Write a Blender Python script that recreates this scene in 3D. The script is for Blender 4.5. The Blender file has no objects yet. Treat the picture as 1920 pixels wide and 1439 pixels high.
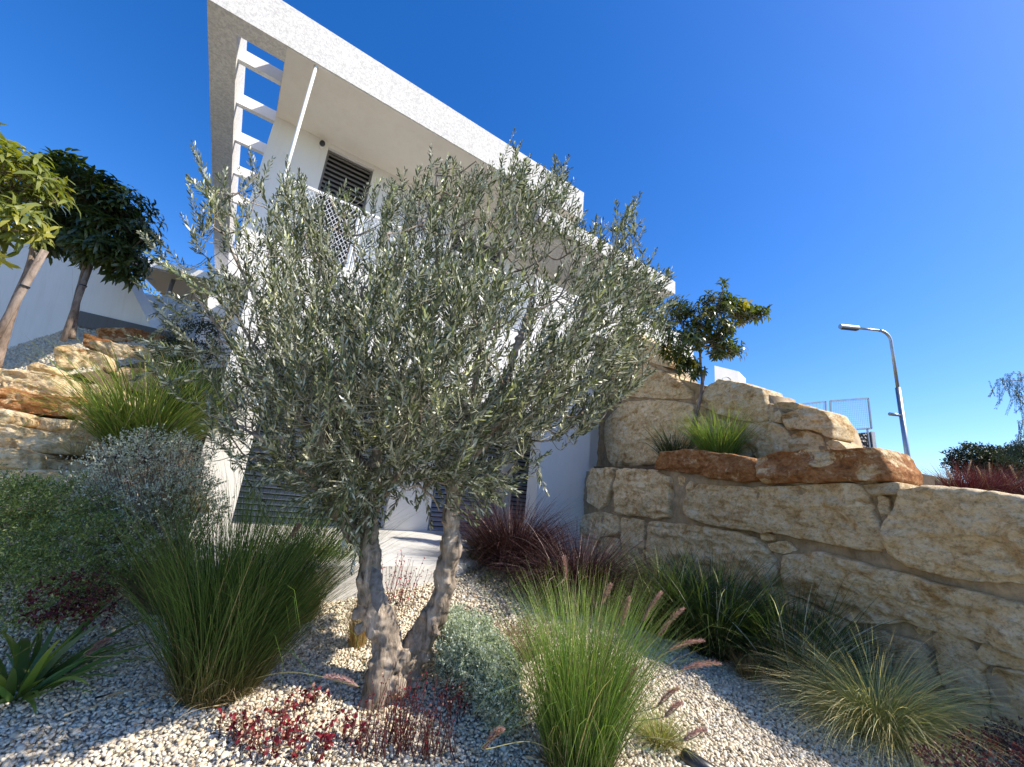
import bpy, math, random
import numpy as np
from mathutils import Matrix, Vector
random.seed(7); rng = np.random.default_rng(7)
S = bpy.context.scene
# ------------------------------------------------------------------ camera
CX, CY, FP, PITCH, ROLL, AZ = 960.0, 719.5, 787.57, 0.263925, -0.103697, 0.997159
_F = np.array([0, math.cos(PITCH), math.sin(PITCH)]); _u0 = np.array([0, -math.sin(PITCH), math.cos(PITCH)]); _r0 = np.array([1., 0, 0])
_R = math.cos(ROLL)*_r0-math.sin(ROLL)*_u0; _U = math.sin(ROLL)*_r0+math.cos(ROLL)*_u0
cd = bpy.data.cameras.new('camera'); cam = bpy.data.objects.new('camera', cd); S.collection.objects.link(cam)
cd.sensor_width = 36; cd.lens = FP/1920*36; cd.clip_start = .05; cd.clip_end = 3000
m = Matrix.Identity(4)
for i in range(3): m[i][0] = _R[i]; m[i][1] = _U[i]; m[i][2] = -_F[i]
cam.matrix_world = m; S.camera = cam
# ------------------------------------------------------------------ light
SUN_AZ, SUN_EL = math.radians(100), math.radians(45.5)      # azimuth clockwise from +Y
W = bpy.data.worlds.new('World'); S.world = W; W.use_nodes = True
nt = W.node_tree; bg = nt.nodes['Background']; sky = nt.nodes.new('ShaderNodeTexSky'); sky.sky_type = 'NISHITA'
sky.sun_disc = False; sky.sun_elevation = SUN_EL; sky.sun_rotation = SUN_AZ; sky.altitude = 300; sky.air_density = 1.0; sky.dust_density = .5; sky.ozone_density = 2.0
hsv = nt.nodes.new('ShaderNodeHueSaturation'); hsv.inputs['Saturation'].default_value = 1.4; hsv.inputs['Hue'].default_value = .512; hsv.inputs['Value'].default_value = 1.35; nt.links.new(sky.outputs[0], hsv.inputs['Color']); nt.links.new(hsv.outputs[0], bg.inputs[0]); bg.inputs[1].default_value = .12
sl = bpy.data.lights.new('sun', 'SUN'); sl.energy = 5.0; sl.angle = math.radians(.53); sl.color = (1, .92, .79)
so = bpy.data.objects.new('sun', sl); S.collection.objects.link(so)
sdir = Vector((math.sin(SUN_AZ)*math.cos(SUN_EL), math.cos(SUN_AZ)*math.cos(SUN_EL), math.sin(SUN_EL)))
so.rotation_euler = sdir.to_track_quat('Z', 'Y').to_euler()
S.view_settings.view_transform = 'Standard'; S.view_settings.look = 'None'; S.view_settings.exposure = 0.6; S.view_settings.gamma = 1
S.cycles.transparent_max_bounces = 8; S.cycles.max_bounces = 6

# ------------------------------------------------------------------ maths helpers
def ray(x, y): return _F+_R*((x-CX)/FP)+_U*((CY-y)/FP)
def at(x, y, Y): d = ray(x, y); return d*(Y/d[1])
def onz(x, y, z): d = ray(x, y); return d*(z/d[2])
UU = np.array([math.sin(AZ), math.cos(AZ), 0]); VV = np.array([-math.cos(AZ), math.sin(AZ), 0])
def H(u, v, z): return UU*u+VV*v+np.array([0, 0, z])
def sstep(a, b, x): t = np.clip((x-a)/(b-a), 0, 1); return t*t*(3-2*t)
_tab = np.random.default_rng(3).random(4096)
def vnoise(P, seed=0):
    P = np.asarray(P, float); i = np.floor(P).astype(np.int64); f = P-i; f = f*f*(3-2*f)
    def h(a, b, c): return _tab[(a*73856093 ^ b*19349663 ^ c*83492791 ^ (seed*2654435761 & 0xffffff)) & 4095]
    x, y, z = i[..., 0], i[..., 1], i[..., 2]; fx, fy, fz = f[..., 0], f[..., 1], f[..., 2]
    r = 0
    for dx in (0, 1):
        for dy in (0, 1):
            for dz in (0, 1):
                r = r+h(x+dx, y+dy, z+dz)*(fx if dx else 1-fx)*(fy if dy else 1-fy)*(fz if dz else 1-fz)
    return r*2-1
def fbm(P, o=4, seed=0, g=.5):
    P = np.asarray(P, float); r = 0; a = 1
    for k in range(o): r = r+a*vnoise(P*2**k+17.3*k, seed+k); a *= g
    return r
def GZ(x, y):
    x = np.asarray(x, float); y = np.asarray(y, float)
    s = .17-.12*sstep(.3, 2.2, x)
    z = -1.28+s*(np.clip(y, 1.8, 5.5)-3)
    z = z+.28*np.clip(-2.3-x, 0, 6)*sstep(2.4, 3.6, y)*(1-sstep(4.3, 5.4, y))
    return z+.025*vnoise(np.stack([x*1.3, y*1.3, x*0], -1), 5)
def gp(px, py):        # pixel to ground
    d = ray(px, py); z = -1.25
    for _ in range(12): P = d*(z/d[2]); z = float(GZ(P[0], P[1]))
    return np.array([P[0], P[1], z])
def gxy(x, y): return np.array([x, y, float(GZ(x, y))])
# ------------------------------------------------------------------ object helpers
def np_mesh(name, verts, faces, mat, cols=None, smooth=True):
    verts = np.asarray(verts, np.float32).reshape(-1, 3); me = bpy.data.meshes.new(name)
    if len(faces) and isinstance(faces[0], list): # list of python lists
        fl = faces[0]; loops = np.concatenate([np.array(f) for f in fl]).astype(np.int32); sizes = np.array([len(f) for f in fl], np.int32)
    else:
        fs = [np.asarray(f) for f in faces if len(f)]
        loops = np.concatenate([f.ravel() for f in fs]).astype(np.int32); sizes = np.concatenate([np.full(len(f), f.shape[1]) for f in fs]).astype(np.int32)
    me.vertices.add(len(verts)); me.vertices.foreach_set('co', np.ascontiguousarray(verts, np.float32).ravel())
    me.loops.add(len(loops)); me.loops.foreach_set('vertex_index', loops)
    me.polygons.add(len(sizes)); st = np.zeros(len(sizes), np.int32); st[1:] = np.cumsum(sizes)[:-1]
    me.polygons.foreach_set('loop_start', st)
    me.update(calc_edges=True); me.validate()
    if cols is not None:
        c = np.ones((len(verts), 4), np.float32); c[:, :3] = cols
        a = me.color_attributes.new('Col', 'FLOAT_COLOR', 'POINT'); a.data.foreach_set('color', c.ravel())
    me.polygons.foreach_set('use_smooth', np.full(len(me.polygons), bool(smooth), dtype=bool)); me.materials.append(mat)
    return me
def pylist(fl): return [fl]
class MB:
    def __init__(s): s.v = []; s.f = []; s.c = []; s.n = 0
    def add(s, v, f, col=None):
        v = np.asarray(v, float).reshape(-1, 3); s.v.append(v)
        s.f += [[int(i)+s.n for i in q] for q in f]; s.n += len(v)
        s.c.append(np.tile(np.array(col if col is not None else (1, 1, 1), float), (len(v), 1)) if col is None or np.ndim(col) == 1 else np.asarray(col))
        return s
    def hexa(s, p):   # 8 points: bottom 4 ccw, top 4
        return s.add(p, [[3, 2, 1, 0], [4, 5, 6, 7], [0, 1, 5, 4], [1, 2, 6, 5], [2, 3, 7, 6], [3, 0, 4, 7]])
    def hbox(s, u0, u1, v0, v1, z0, z1):
        return s.hexa([H(u0, v0, z0), H(u1, v0, z0), H(u1, v1, z0), H(u0, v1, z0), H(u0, v0, z1), H(u1, v0, z1), H(u1, v1, z1), H(u0, v1, z1)])
    def bar(s, a, b, w, h=None, up=(0, 0, 1)):
        a = np.array(a, float); b = np.array(b, float); h = h or w; t = b-a; t /= np.linalg.norm(t); up = np.array(up, float)
        if abs(t@up) > .95: up = np.array([1., 0, 0])
        x = np.cross(t, up); x /= np.linalg.norm(x); y = np.cross(x, t); x = x*w/2; y = y*h/2
        return s.hexa([a-x-y, a+x-y, a+x+y, a-x+y, b-x-y, b+x-y, b+x+y, b-x+y])
    def tube(s, path, rad, n=10, noise=0, seed=0, cap=True, ns=6):
        P = np.array(path, float); m_ = len(P); rad = np.broadcast_to(np.array(rad, float), (m_,))
        T = np.gradient(P, axis=0); T /= np.linalg.norm(T, axis=1)[:, None]+1e-9
        x = np.cross(T[0], [0, 0, 1.]); 
        if np.linalg.norm(x) < .1: x = np.cross(T[0], [0, 1., 0])
        V = []; a = np.linspace(0, 2*math.pi, n, endpoint=False)
        for i in range(m_):
            x = x-T[i]*(x@T[i]); x /= np.linalg.norm(x); y = np.cross(T[i], x)
            ring = (np.cos(a)[:, None]*x+np.sin(a)[:, None]*y)
            r = rad[i]
            if noise: r = r*(1+noise*fbm((P[i]+ring*rad[i])*ns, 3, seed))[:, None]
            V.append(P[i]+ring*r)
        f = [[i*n+j, i*n+(j+1) % n, (i+1)*n+(j+1) % n, (i+1)*n+j] for i in range(m_-1) for j in range(n)]
        V = np.concatenate(V)
        if cap: f += [list(range(n))[::-1], [(m_-1)*n+j for j in range(n)]]
        return s.add(V, f)
    def mesh(s, name, mat, org, smooth=False, cols=False):
        return np_mesh(name, np.concatenate(s.v)-org, pylist(s.f), mat, np.concatenate(s.c) if cols else None, smooth)
def spline(pts, n=8):
    P = np.array(pts, float); P = np.vstack([2*P[0]-P[1], P, 2*P[-1]-P[-2]]); out = []
    for i in range(1, len(P)-2):
        for t in np.linspace(0, 1, n, endpoint=False):
            a, b, c, d = P[i-1:i+3]; out.append(.5*(2*b+(c-a)*t+(2*a-5*b+4*c-d)*t*t+(3*b-a-3*c+d)*t**3))
    out.append(P[-2]); return np.array(out)
class Thing:
    def __init__(s, name, label, cat, loc=(0, 0, 0), group=None, kind=None):
        s.o = bpy.data.objects.new(name, None); S.collection.objects.link(s.o); s.loc = np.array(loc, float); s.o.location = s.loc
        s.o.empty_display_size = .1
        s.o['label'] = label; s.o['category'] = cat
        if group: s.o['group'] = group
    def put(s, me, label=None, parent=None, kind=None):
        o = bpy.data.objects.new(me.name, me); S.collection.objects.link(o); o.parent = parent or s.o
        if label: o['label'] = label
        if kind: o['kind'] = kind
        return o
    def mb(s, name, mb, mat, smooth=False, label=None, parent=None, cols=False): return s.put(mb.mesh(name, mat, s.loc, smooth, cols), label, parent)
    def np(s, name, v, f, mat, cols=None, label=None, parent=None): return s.put(np_mesh(name, np.asarray(v)-s.loc, f, mat, cols), label, parent)
def single(name, me, label, cat, group=None):
    o = bpy.data.objects.new(name, me); S.collection.objects.link(o); o['label'] = label; o['category'] = cat
    if group: o['group'] = group
    return o
def struct(name, me, kind='structure', label=None, cat=None):
    o = bpy.data.objects.new(name, me); S.collection.objects.link(o); o['kind'] = kind
    o['label'] = label or name.replace('_', ' '); o['category'] = cat or name.replace('_', ' '); return o
# ------------------------------------------------------------------ materials
def newmat(name):
    M = bpy.data.materials.new(name); M.use_nodes = True; return M, M.node_tree.nodes, M.node_tree.links, M.node_tree.nodes['Principled BSDF']
def ramp(n, l, src, stops):
    r = n.new('ShaderNodeValToRGB'); e = r.color_ramp.elements
    while len(e) < len(stops): e.new(.5)
    for k, (p, c) in enumerate(stops): e[k].position = p; e[k].color = (*c, 1) if len(c) == 3 else c
    l.new(src, r.inputs[0]); return r
def noise(n, l, scale, det=4, rough=.55, vec=None, dist=0):
    t = n.new('ShaderNodeTexNoise'); t.inputs['Scale'].default_value = scale; t.inputs['Detail'].default_value = det; t.inputs['Roughness'].default_value = rough; t.inputs['Distortion'].default_value = dist
    if vec is None: g = n.new('ShaderNodeNewGeometry'); vec = g.outputs['Position']
    l.new(vec, t.inputs['Vector']); return t
def bump(n, l, h, p, strength=.5, dist=.01, prev=None):
    b = n.new('ShaderNodeBump'); b.inputs['Strength'].default_value = strength; b.inputs['Distance'].default_value = dist; l.new(h, b.inputs['Height'])
    if prev: l.new(prev.outputs[0], b.inputs['Normal'])
    l.new(b.outputs[0], p.inputs['Normal']); return b
def mix(n, l, a, b, fac, mode='MIX'):
    x = n.new('ShaderNodeMix'); x.data_type = 'RGBA'; x.blend_type = mode
    for s_, i in ((fac, 0), (a, 6), (b, 7)):
        if isinstance(s_, (int, float)): x.inputs[i].default_value = s_
        elif isinstance(s_, tuple): x.inputs[i].default_value = (*s_, 1)
        else: l.new(s_, x.inputs[i])
    return x.outputs[2]
def stucco(name, base, var=.06, rough=.9, bs=.6, scale=120, dirt=.12, speck=0.):
    M, n, l, p = newmat(name); t = noise(n, l, scale, 3, .6); t2 = noise(n, l, 1.3, 5, .6); 
    c = ramp(n, l, t2.outputs[0], [(.3, tuple(x*(1-dirt) for x in base)), (.65, base)])
    t3 = noise(n, l, scale*.45, 4, .8)
    c2 = ramp(n, l, t3.outputs[0], [(.38, tuple([1-speck-var]*3)), (.6, (1, 1, 1))])
    g = n.new('ShaderNodeNewGeometry'); mp = n.new('ShaderNodeMapping'); mp.inputs['Scale'].default_value = (3.5, 3.5, .35); l.new(g.outputs['Position'], mp.inputs[0]); t4 = noise(n, l, 1.6, 5, .7, mp.outputs[0], .3)
    c3 = ramp(n, l, t4.outputs[0], [(.34, (1-dirt*.6, 1-dirt*.7, 1-dirt*.9)), (.52, (1, 1, 1))])
    l.new(mix(n, l, mix(n, l, c.outputs[0], c3.outputs[0], 1.0, 'MULTIPLY'), c2.outputs[0], 1.0, 'MULTIPLY'), p.inputs['Base Color'])
    p.inputs['Roughness'].default_value = rough; bump(n, l, t.outputs[0], p, bs, .006); return M
def plain(name, col, rough=.5, metal=0, nz=.1, scale=20, bs=.1):
    M, n, l, p = newmat(name); t = noise(n, l, scale, 4); c = ramp(n, l, t.outputs[0], [(.3, tuple(x*(1-nz) for x in col)), (.7, tuple(min(1, x*(1+nz)) for x in col))])
    l.new(c.outputs[0], p.inputs['Base Color']); p.inputs['Roughness'].default_value = rough; p.inputs['Metallic'].default_value = metal
    bump(n, l, t.outputs[0], p, bs, .003); return M
def leafmat(name, rough=.5, trans=.35, spec=.5, tint=(1, 1, 1), ttint=(1.2, 1.3, .6)):
    M, n, l, p = newmat(name); a = n.new('ShaderNodeAttribute'); a.attribute_name = 'Col'
    l.new(mix(n, l, a.outputs[0], tint, 1.0, 'MULTIPLY'), p.inputs['Base Color']); p.inputs['Roughness'].default_value = rough; p.inputs['Specular IOR Level'].default_value = spec
    tr = n.new('ShaderNodeBsdfTranslucent'); l.new(mix(n, l, a.outputs[0], ttint, 1.0, 'MULTIPLY'), tr.inputs[0])
    ms = n.new('ShaderNodeMixShader'); ms.inputs[0].default_value = trans; l.new(p.outputs[0], ms.inputs[1]); l.new(tr.outputs[0], ms.inputs[2])
    l.new(ms.outputs[0], n['Material Output'].inputs[0]); return M
M_fascia = stucco('white_render_fascia', (.73, .71, .67), .06, .95, 1.0, 50, .06, .24)
M_wall = stucco('white_render_wall', (.80, .78, .745), .03, .9, .35, 140, .07)
M_soffit = stucco('soffit_render', (.80, .75, .66), .03, .9, .4, 120, .06)
M_white = plain('white_painted_metal', (.82, .82, .80), .35, 0, .03)
M_slat = plain('dark_shutter_slats', (.16, .15, .145), .45, 0, .15)
M_slatb = plain('grey_blue_shutter', (.27, .30, .36), .4, 0, .1)
M_dark = plain('dark_opening', (.02, .02, .022), .6)
M_steel = plain('galvanised_steel', (.42, .43, .44), .42, .85, .12, 8, .05)
M_black = plain('black_plastic', (.02, .02, .022), .35, 0, .1)
M_conc = stucco('concrete_slab', (.62, .61, .58), .06, .85, .3, 60, .12)
M_plinth = stucco('grey_plinth', (.13, .13, .13), .1, .9, .4, 40, .2)
M_soil = stucco('dark_soil', (.16, .11, .07), .2, 1, 1, 30, .4)
def barkmat(name, c0, c1, c2, sc=14):
    M, n, l, p = newmat(name); tc = n.new('ShaderNodeNewGeometry'); mp = n.new('ShaderNodeMapping'); mp.inputs['Scale'].default_value = (1, 1, .28)
    l.new(tc.outputs['Position'], mp.inputs['Vector']); t = noise(n, l, sc, 7, .65, mp.outputs[0], 1.2); t2 = noise(n, l, 5, 3)
    c = ramp(n, l, t.outputs[0], [(.34, c0), (.46, c1), (.66, c2)]); 
    d = ramp(n, l, t2.outputs[0], [(.35, (.62, .6, .58)), (.6, (1, 1, 1))])
    l.new(mix(n, l, c.outputs[0], d.outputs[0], 1.0, 'MULTIPLY'), p.inputs['Base Color']); p.inputs['Roughness'].default_value = .9
    bump(n, l, t.outputs[0], p, .9, .012); return M
M_bark = barkmat('olive_bark', (.04, .03, .022), (.27, .215, .16), (.56, .47, .38))
M_bark2 = barkmat('tree_bark', (.10, .07, .05), (.22, .16, .12), (.34, .26, .21), 22)
M_stake = barkmat('stake_wood', (.13, .10, .08), (.26, .20, .16), (.36, .29, .24), 18)
M_leaf = leafmat('olive_leaf', .38, .1, .45, (1, 1, 1), (1.1, 1.25, .5))
M_grass = leafmat('grass_blade', .5, .3, .35)
M_leaf2 = leafmat('broad_leaf', .32, .3, .6, (1, 1, 1), (1.5, 1.6, .4))
M_dry = leafmat('dry_stem', .8, .2, .2, (1, 1, 1), (1, .9, .7))
M_red = leafmat('red_leaf', .45, .3, .4, (1, 1, 1), (1.6, .5, .5))
M_burg = leafmat('burgundy_blade', .6, .08, .25, (1, 1, 1), (1.3, .7, .6))
def stonemat():
    M, n, l, p = newmat('limestone'); a = n.new('ShaderNodeAttribute'); a.attribute_name = 'Col'   # r: rust amount, g: brightness, b: pattern offset
    sp = n.new('ShaderNodeSeparateColor'); l.new(a.outputs[0], sp.inputs[0])
    g = n.new('ShaderNodeNewGeometry'); ad = n.new('ShaderNodeVectorMath'); ad.operation = 'ADD'; l.new(g.outputs['Position'], ad.inputs[0]); l.new(a.outputs[0], ad.inputs[1])
    mp = n.new('ShaderNodeMapping'); mp.inputs['Scale'].default_value = (1, 1, 1.45); l.new(ad.outputs[0], mp.inputs[0])
    t1 = noise(n, l, 2.6, 8, .66, mp.outputs[0], .8); t2 = noise(n, l, 9, 8, .7, mp.outputs[0], .5); t3 = noise(n, l, 45, 5, .7, mp.outputs[0])
    cream = ramp(n, l, t2.outputs[0], [(.3, (.48, .30, .13)), (.40, (.76, .54, .28)), (.52, (.90, .70, .42)), (.68, (.93, .80, .58))])
    och = ramp(n, l, t2.outputs[0], [(.3, (.30, .15, .05)), (.5, (.55, .32, .12)), (.68, (.74, .54, .27))])
    f1 = ramp(n, l, t1.outputs[0], [(.53, (0, 0, 0)), (.66, (1, 1, 1))])
    c1 = mix(n, l, cream.outputs[0], och.outputs[0], f1.outputs[0])
    rust = ramp(n, l, t2.outputs[0], [(.28, (.14, .055, .025)), (.46, (.42, .18, .065)), (.6, (.54, .29, .13)), (.70, (.74, .58, .40))])
    mm = n.new('ShaderNodeMath'); mm.operation = 'ADD'; l.new(sp.outputs[0], mm.inputs[0]); t4 = noise(n, l, 3.6, 6, .7, mp.outputs[0], .6); l.new(t4.outputs[0], mm.inputs[1])
    f2 = ramp(n, l, mm.outputs[0], [(.86, (0, 0, 0)), (.93, (1, 1, 1))])
    # fine dark lichen and pits
    c2 = mix(n, l, c1, rust.outputs[0], f2.outputs[0])
    lich = ramp(n, l, noise(n, l, 22, 6, .75, mp.outputs[0]).outputs[0], [(.38, (.38, .35, .30)), (.5, (1, 1, 1))])
    pit = ramp(n, l, t3.outputs[0], [(.33, (.55, .5, .45)), (.46, (1, 1, 1))])
    c3 = mix(n, l, c2, lich.outputs[0], .55, 'MULTIPLY'); c3 = mix(n, l, c3, pit.outputs[0], .6, 'MULTIPLY')
    c4 = n.new('ShaderNodeVectorMath'); c4.operation = 'SCALE'; l.new(c3, c4.inputs[0]); l.new(sp.outputs[1], c4.inputs['Scale'])
    l.new(c4.outputs[0], p.inputs['Base Color']); p.inputs['Roughness'].default_value = .92; p.inputs['Specular IOR Level'].default_value = .2
    b1 = bump(n, l, t2.outputs[0], p, 1.0, .05); b2 = bump(n, l, t3.outputs[0], p, 1.0, .012, b1)
    cr = n.new('ShaderNodeTexVoronoi'); cr.feature = 'DISTANCE_TO_EDGE'; cr.inputs['Scale'].default_value = 5; dv = n.new('ShaderNodeVectorMath'); dv.operation = 'ADD'; l.new(mp.outputs[0], dv.inputs[0]); 
    sc = n.new('ShaderNodeVectorMath'); sc.operation = 'SCALE'; sc.inputs['Scale'].default_value = .5; l.new(t2.outputs[1], sc.inputs[0]); l.new(sc.outputs[0], dv.inputs[1]); l.new(dv.outputs[0], cr.inputs['Vector'])
    cc = ramp(n, l, cr.outputs['Distance'], [(0, (0, 0, 0)), (.03, (1, 1, 1))]); bump(n, l, cc.outputs[0], p, .35, .008, b2); return M
M_stone = stonemat()
M_mortar = stucco('brown_mortar', (.50, .38, .24), .18, .95, 1, 22, .4, .15)
def pebmat():
    M, n, l, p = newmat('white_pebble'); a = n.new('ShaderNodeAttribute'); a.attribute_name = 'Col'
    t = noise(n, l, 60, 3); c = ramp(n, l, t.outputs[0], [(.3, (.8, .78, .75)), (.6, (1, 1, 1))])
    l.new(mix(n, l, a.outputs[0], c.outputs[0], 1.0, 'MULTIPLY'), p.inputs['Base Color']); p.inputs['Roughness'].default_value = .75; return M
M_peb = pebmat()
def gravelbase():
    M, n, l, p = newmat('gravel_bed'); v = n.new('ShaderNodeTexVoronoi'); v.inputs['Scale'].default_value = 38; g = n.new('ShaderNodeNewGeometry'); l.new(g.outputs['Position'], v.inputs['Vector'])
    c = ramp(n, l, v.outputs['Distance'], [(.0, (.66, .62, .54)), (.5, (.50, .46, .39)), (.8, (.20, .18, .15))]); l.new(c.outputs[0], p.inputs['Base Color'])
    p.inputs['Roughness'].default_value = .9; inv = n.new('ShaderNodeMath'); inv.operation = 'SUBTRACT'; inv.inputs[0].default_value = 1; l.new(v.outputs['Distance'], inv.inputs[1]); bump(n, l, inv.outputs[0], p, 1, .02); return M
M_gbed = gravelbase()
# ------------------------------------------------------------------ ground
def grid(x0, x1, y0, y1, st, fz):
    xs = np.arange(x0, x1+st/2, st); ys = np.arange(y0, y1+st/2, st); X, Y = np.meshgrid(xs, ys); Z = fz(X, Y); n = len(xs)
    i = np.arange(len(ys)-1)[:, None]*n+np.arange(n-1)[None]; q = np.stack([i, i+1, i+n+1, i+n], -1).reshape(-1, 4)
    return np.stack([X, Y, Z], -1).reshape(-1, 3), q
v_, q_ = grid(-9, 6, -3, 12, .15, GZ); struct('gravel_bed', np_mesh('gravel_bed', v_, [q_], M_gbed))
g_ = MB(); g_.add([(-1500, -1500, -2.2), (1500, -1500, -2.2), (1500, 1500, -2.2), (-1500, 1500, -2.2)], [[0, 1, 2, 3]])
M_land = stucco('dry_land', (.20, .17, .10), .2, 1, 1, .5, .4); struct('ground', g_.mesh('ground', M_land, 0))
# wall planes: A at far end, B near camera
WA, WB = np.array([1.6, 8.3, 0]), np.array([3.45, 3.1, 0]); WT = (WB-WA)/np.linalg.norm(WB-WA); WN = np.array([-WT[1]*-1, WT[0]*-1, 0])
WN = np.array([WT[1], -WT[0], 0]); WN = WN if WN[0] < 0 else -WN      # toward the camera side
class Plane:
    def __init__(s, A, T, N): s.A = np.array(A, float); s.T = T; s.N = N
    def hit(s, x, y): d = ray(x, y); return d*((s.A@s.N)/(d@s.N))
    def sz(s, P): return np.array([(P-s.A)@s.T, P[2]])
    def pt(s, a, z, off=0): return s.A+s.T*a+s.N*off+np.array([0, 0, z])
P1 = Plane(WA, WT, WN); P2 = Plane(WA-WN*.62, WT, WN)
def stone(poly, pl, bulge=.07, back=.32, K=None, rough=1, col=(0, 1, 0), seed=0, off=0, sharp=1):
    Q = np.array([pl.sz(pl.hit(*q)) for q in poly])
    Q = Q.mean(0)+(Q-Q.mean(0))*(1+.012/np.abs(Q-Q.mean(0)).max(0).min())
    for kk in (.12*sharp, .25*sharp):  # round the corners
        Q = np.stack([Q*(1-kk)+np.roll(Q, -1, 0)*kk, Q*kk+np.roll(Q, -1, 0)*(1-kk)], 1).reshape(-1, 2)
    L = np.linalg.norm(np.roll(Q, -1, 0)-Q, axis=1); cum = np.concatenate([[0], np.cumsum(L)]); N = int(np.clip(cum[-1]/.022, 24, 150))
    tt = np.linspace(0, cum[-1], N, endpoint=False); Qc = np.vstack([Q, Q[:1]]); Q = np.stack([np.interp(tt, cum, Qc[:, k]) for k in (0, 1)], 1)
    c = Q.mean(0); size = np.abs(Q-c).max(); R_ = list(np.linspace(.04, .9, max(5, int(size/.03))))+[.94, .965, .982, .993, 1.0, 1.0, .97]
    bl = .68*min(bulge, size*.4); V = []; 
    fr_ = np.random.default_rng(seed+5); fa = fr_.uniform(0, 6.28, 7); fs_ = fr_.uniform(.1, .55, 7); fo_ = fr_.uniform(.0, .55, 7); fd = np.stack([np.cos(fa), np.sin(fa)], 1)
    for k, r in enumerate(R_):
        q = c+(Q-c)*r; d = bl*np.minimum((1-r**26)**.5, np.min(1.0+fo_-((q-c)/np.abs(Q-c).max(0))@fd.T*fs_*1.0, axis=1))*1.0 if k < len(R_)-2 else (-back*.5 if k == len(R_)-2 else -back)
        P = pl.A+np.outer(q[:, 0], pl.T)+np.outer(q[:, 1], [0, 0, 1.])
        nn = fbm(P*3.6+seed, 5, seed, .58)*.04*rough-np.abs(fbm(P*9+seed, 3, seed+9))*.024*rough+np.clip(fbm(P*[1.6, 1.6, 8.]+seed, 3, seed+2), -.22, .22)*.06*rough
        e = fbm(P*8+seed, 4, seed+3)[:, None]*.02*rough*(q-c)/(np.linalg.norm(q-c, axis=1)[:, None]+1e-6) if r > .8 else 0
        q = q+e; P = pl.A+np.outer(q[:, 0], pl.T)+np.outer(q[:, 1], [0, 0, 1.])
        V.append(P+np.outer(d+nn*min(1, (1.02-r)*8+.3)+off, pl.N))
    V.append((pl.pt(*c, off=bl+off)+pl.N*.0)[None]); n = N; m_ = len(R_); V = np.concatenate(V)
    f = [[i*n+j, i*n+(j+1) % n, (i+1)*n+(j+1) % n, (i+1)*n+j] for i in range(m_-1) for j in range(n)]+[[m_*n, (j+1) % n, j] for j in range(n)]
    f.append([(m_-1)*n+j for j in range(n)])
    # fix orientation not needed for closed shading; cols
    return V, f, np.tile(np.array([col[0], col[1], col[2]+seed*.37]), (len(V), 1))
def wallbody(pl, top, bot, th, off, seed=0):
    T_ = np.array([pl.sz(pl.hit(*q)) for q in top]); B_ = np.array([pl.sz(pl.hit(*q)) for q in bot]); s0, s1 = T_[0, 0], T_[-1, 0]
    ns = int((s1-s0)/.05); nz = 40; ss = np.linspace(s0, s1, ns); zt = np.interp(ss, T_[:, 0], T_[:, 1]); zb = np.interp(ss, B_[:, 0], B_[:, 1]); V = []
    for j in range(nz+1):
        z = zb+(zt-zb)*j/nz; P = pl.A+np.outer(ss, pl.T)+np.outer(z, [0, 0, 1.]); V.append(P+np.outer(off+fbm(P*7, 5, seed, .65)*.028, pl.N))
    V.append(V[-1]-pl.N*th); V.append(V[0]*0+pl.A+np.outer(ss, pl.T)+np.outer(zb, [0, 0, 1.])-pl.N*(th-off)); V = np.concatenate(V); n = ns
    f = [[i*n+j, i*n+j+1, (i+1)*n+j+1, (i+1)*n+j] for i in range(nz+2) for j in range(n-1)]
    rows = nz+3; f.append([i*n for i in range(rows)][::-1]); f.append([i*n+n-1 for i in range(rows)])
    return V, f
def build_wall(name, label, pl, stones, top, bot, th=.5, moff=-.03):
    loc = pl.pt(*pl.sz(pl.hit(*bot[len(bot)//2]))); t = Thing(name, label, 'retaining wall', loc)
    V, f = wallbody(pl, top, bot, th, moff); t.np('mortar', V, pylist(f), M_mortar)
    for k, s in enumerate(stones):
        poly, col = s[0], s[1]; kw = dict(s[2]) if len(s) > 2 else {}
        kw.setdefault('off', -.015); kw.setdefault('sharp', .75); V, f, c = stone(poly, pl, col=col, seed=k*3+len(name), **kw); lab = None
        t.np('stone', V, pylist(f), M_stone, c)
    return t
R_, C_, O_ = (.55, 1, .1), (-.3, 1.08, .3), (.12, .92, .6)
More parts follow.
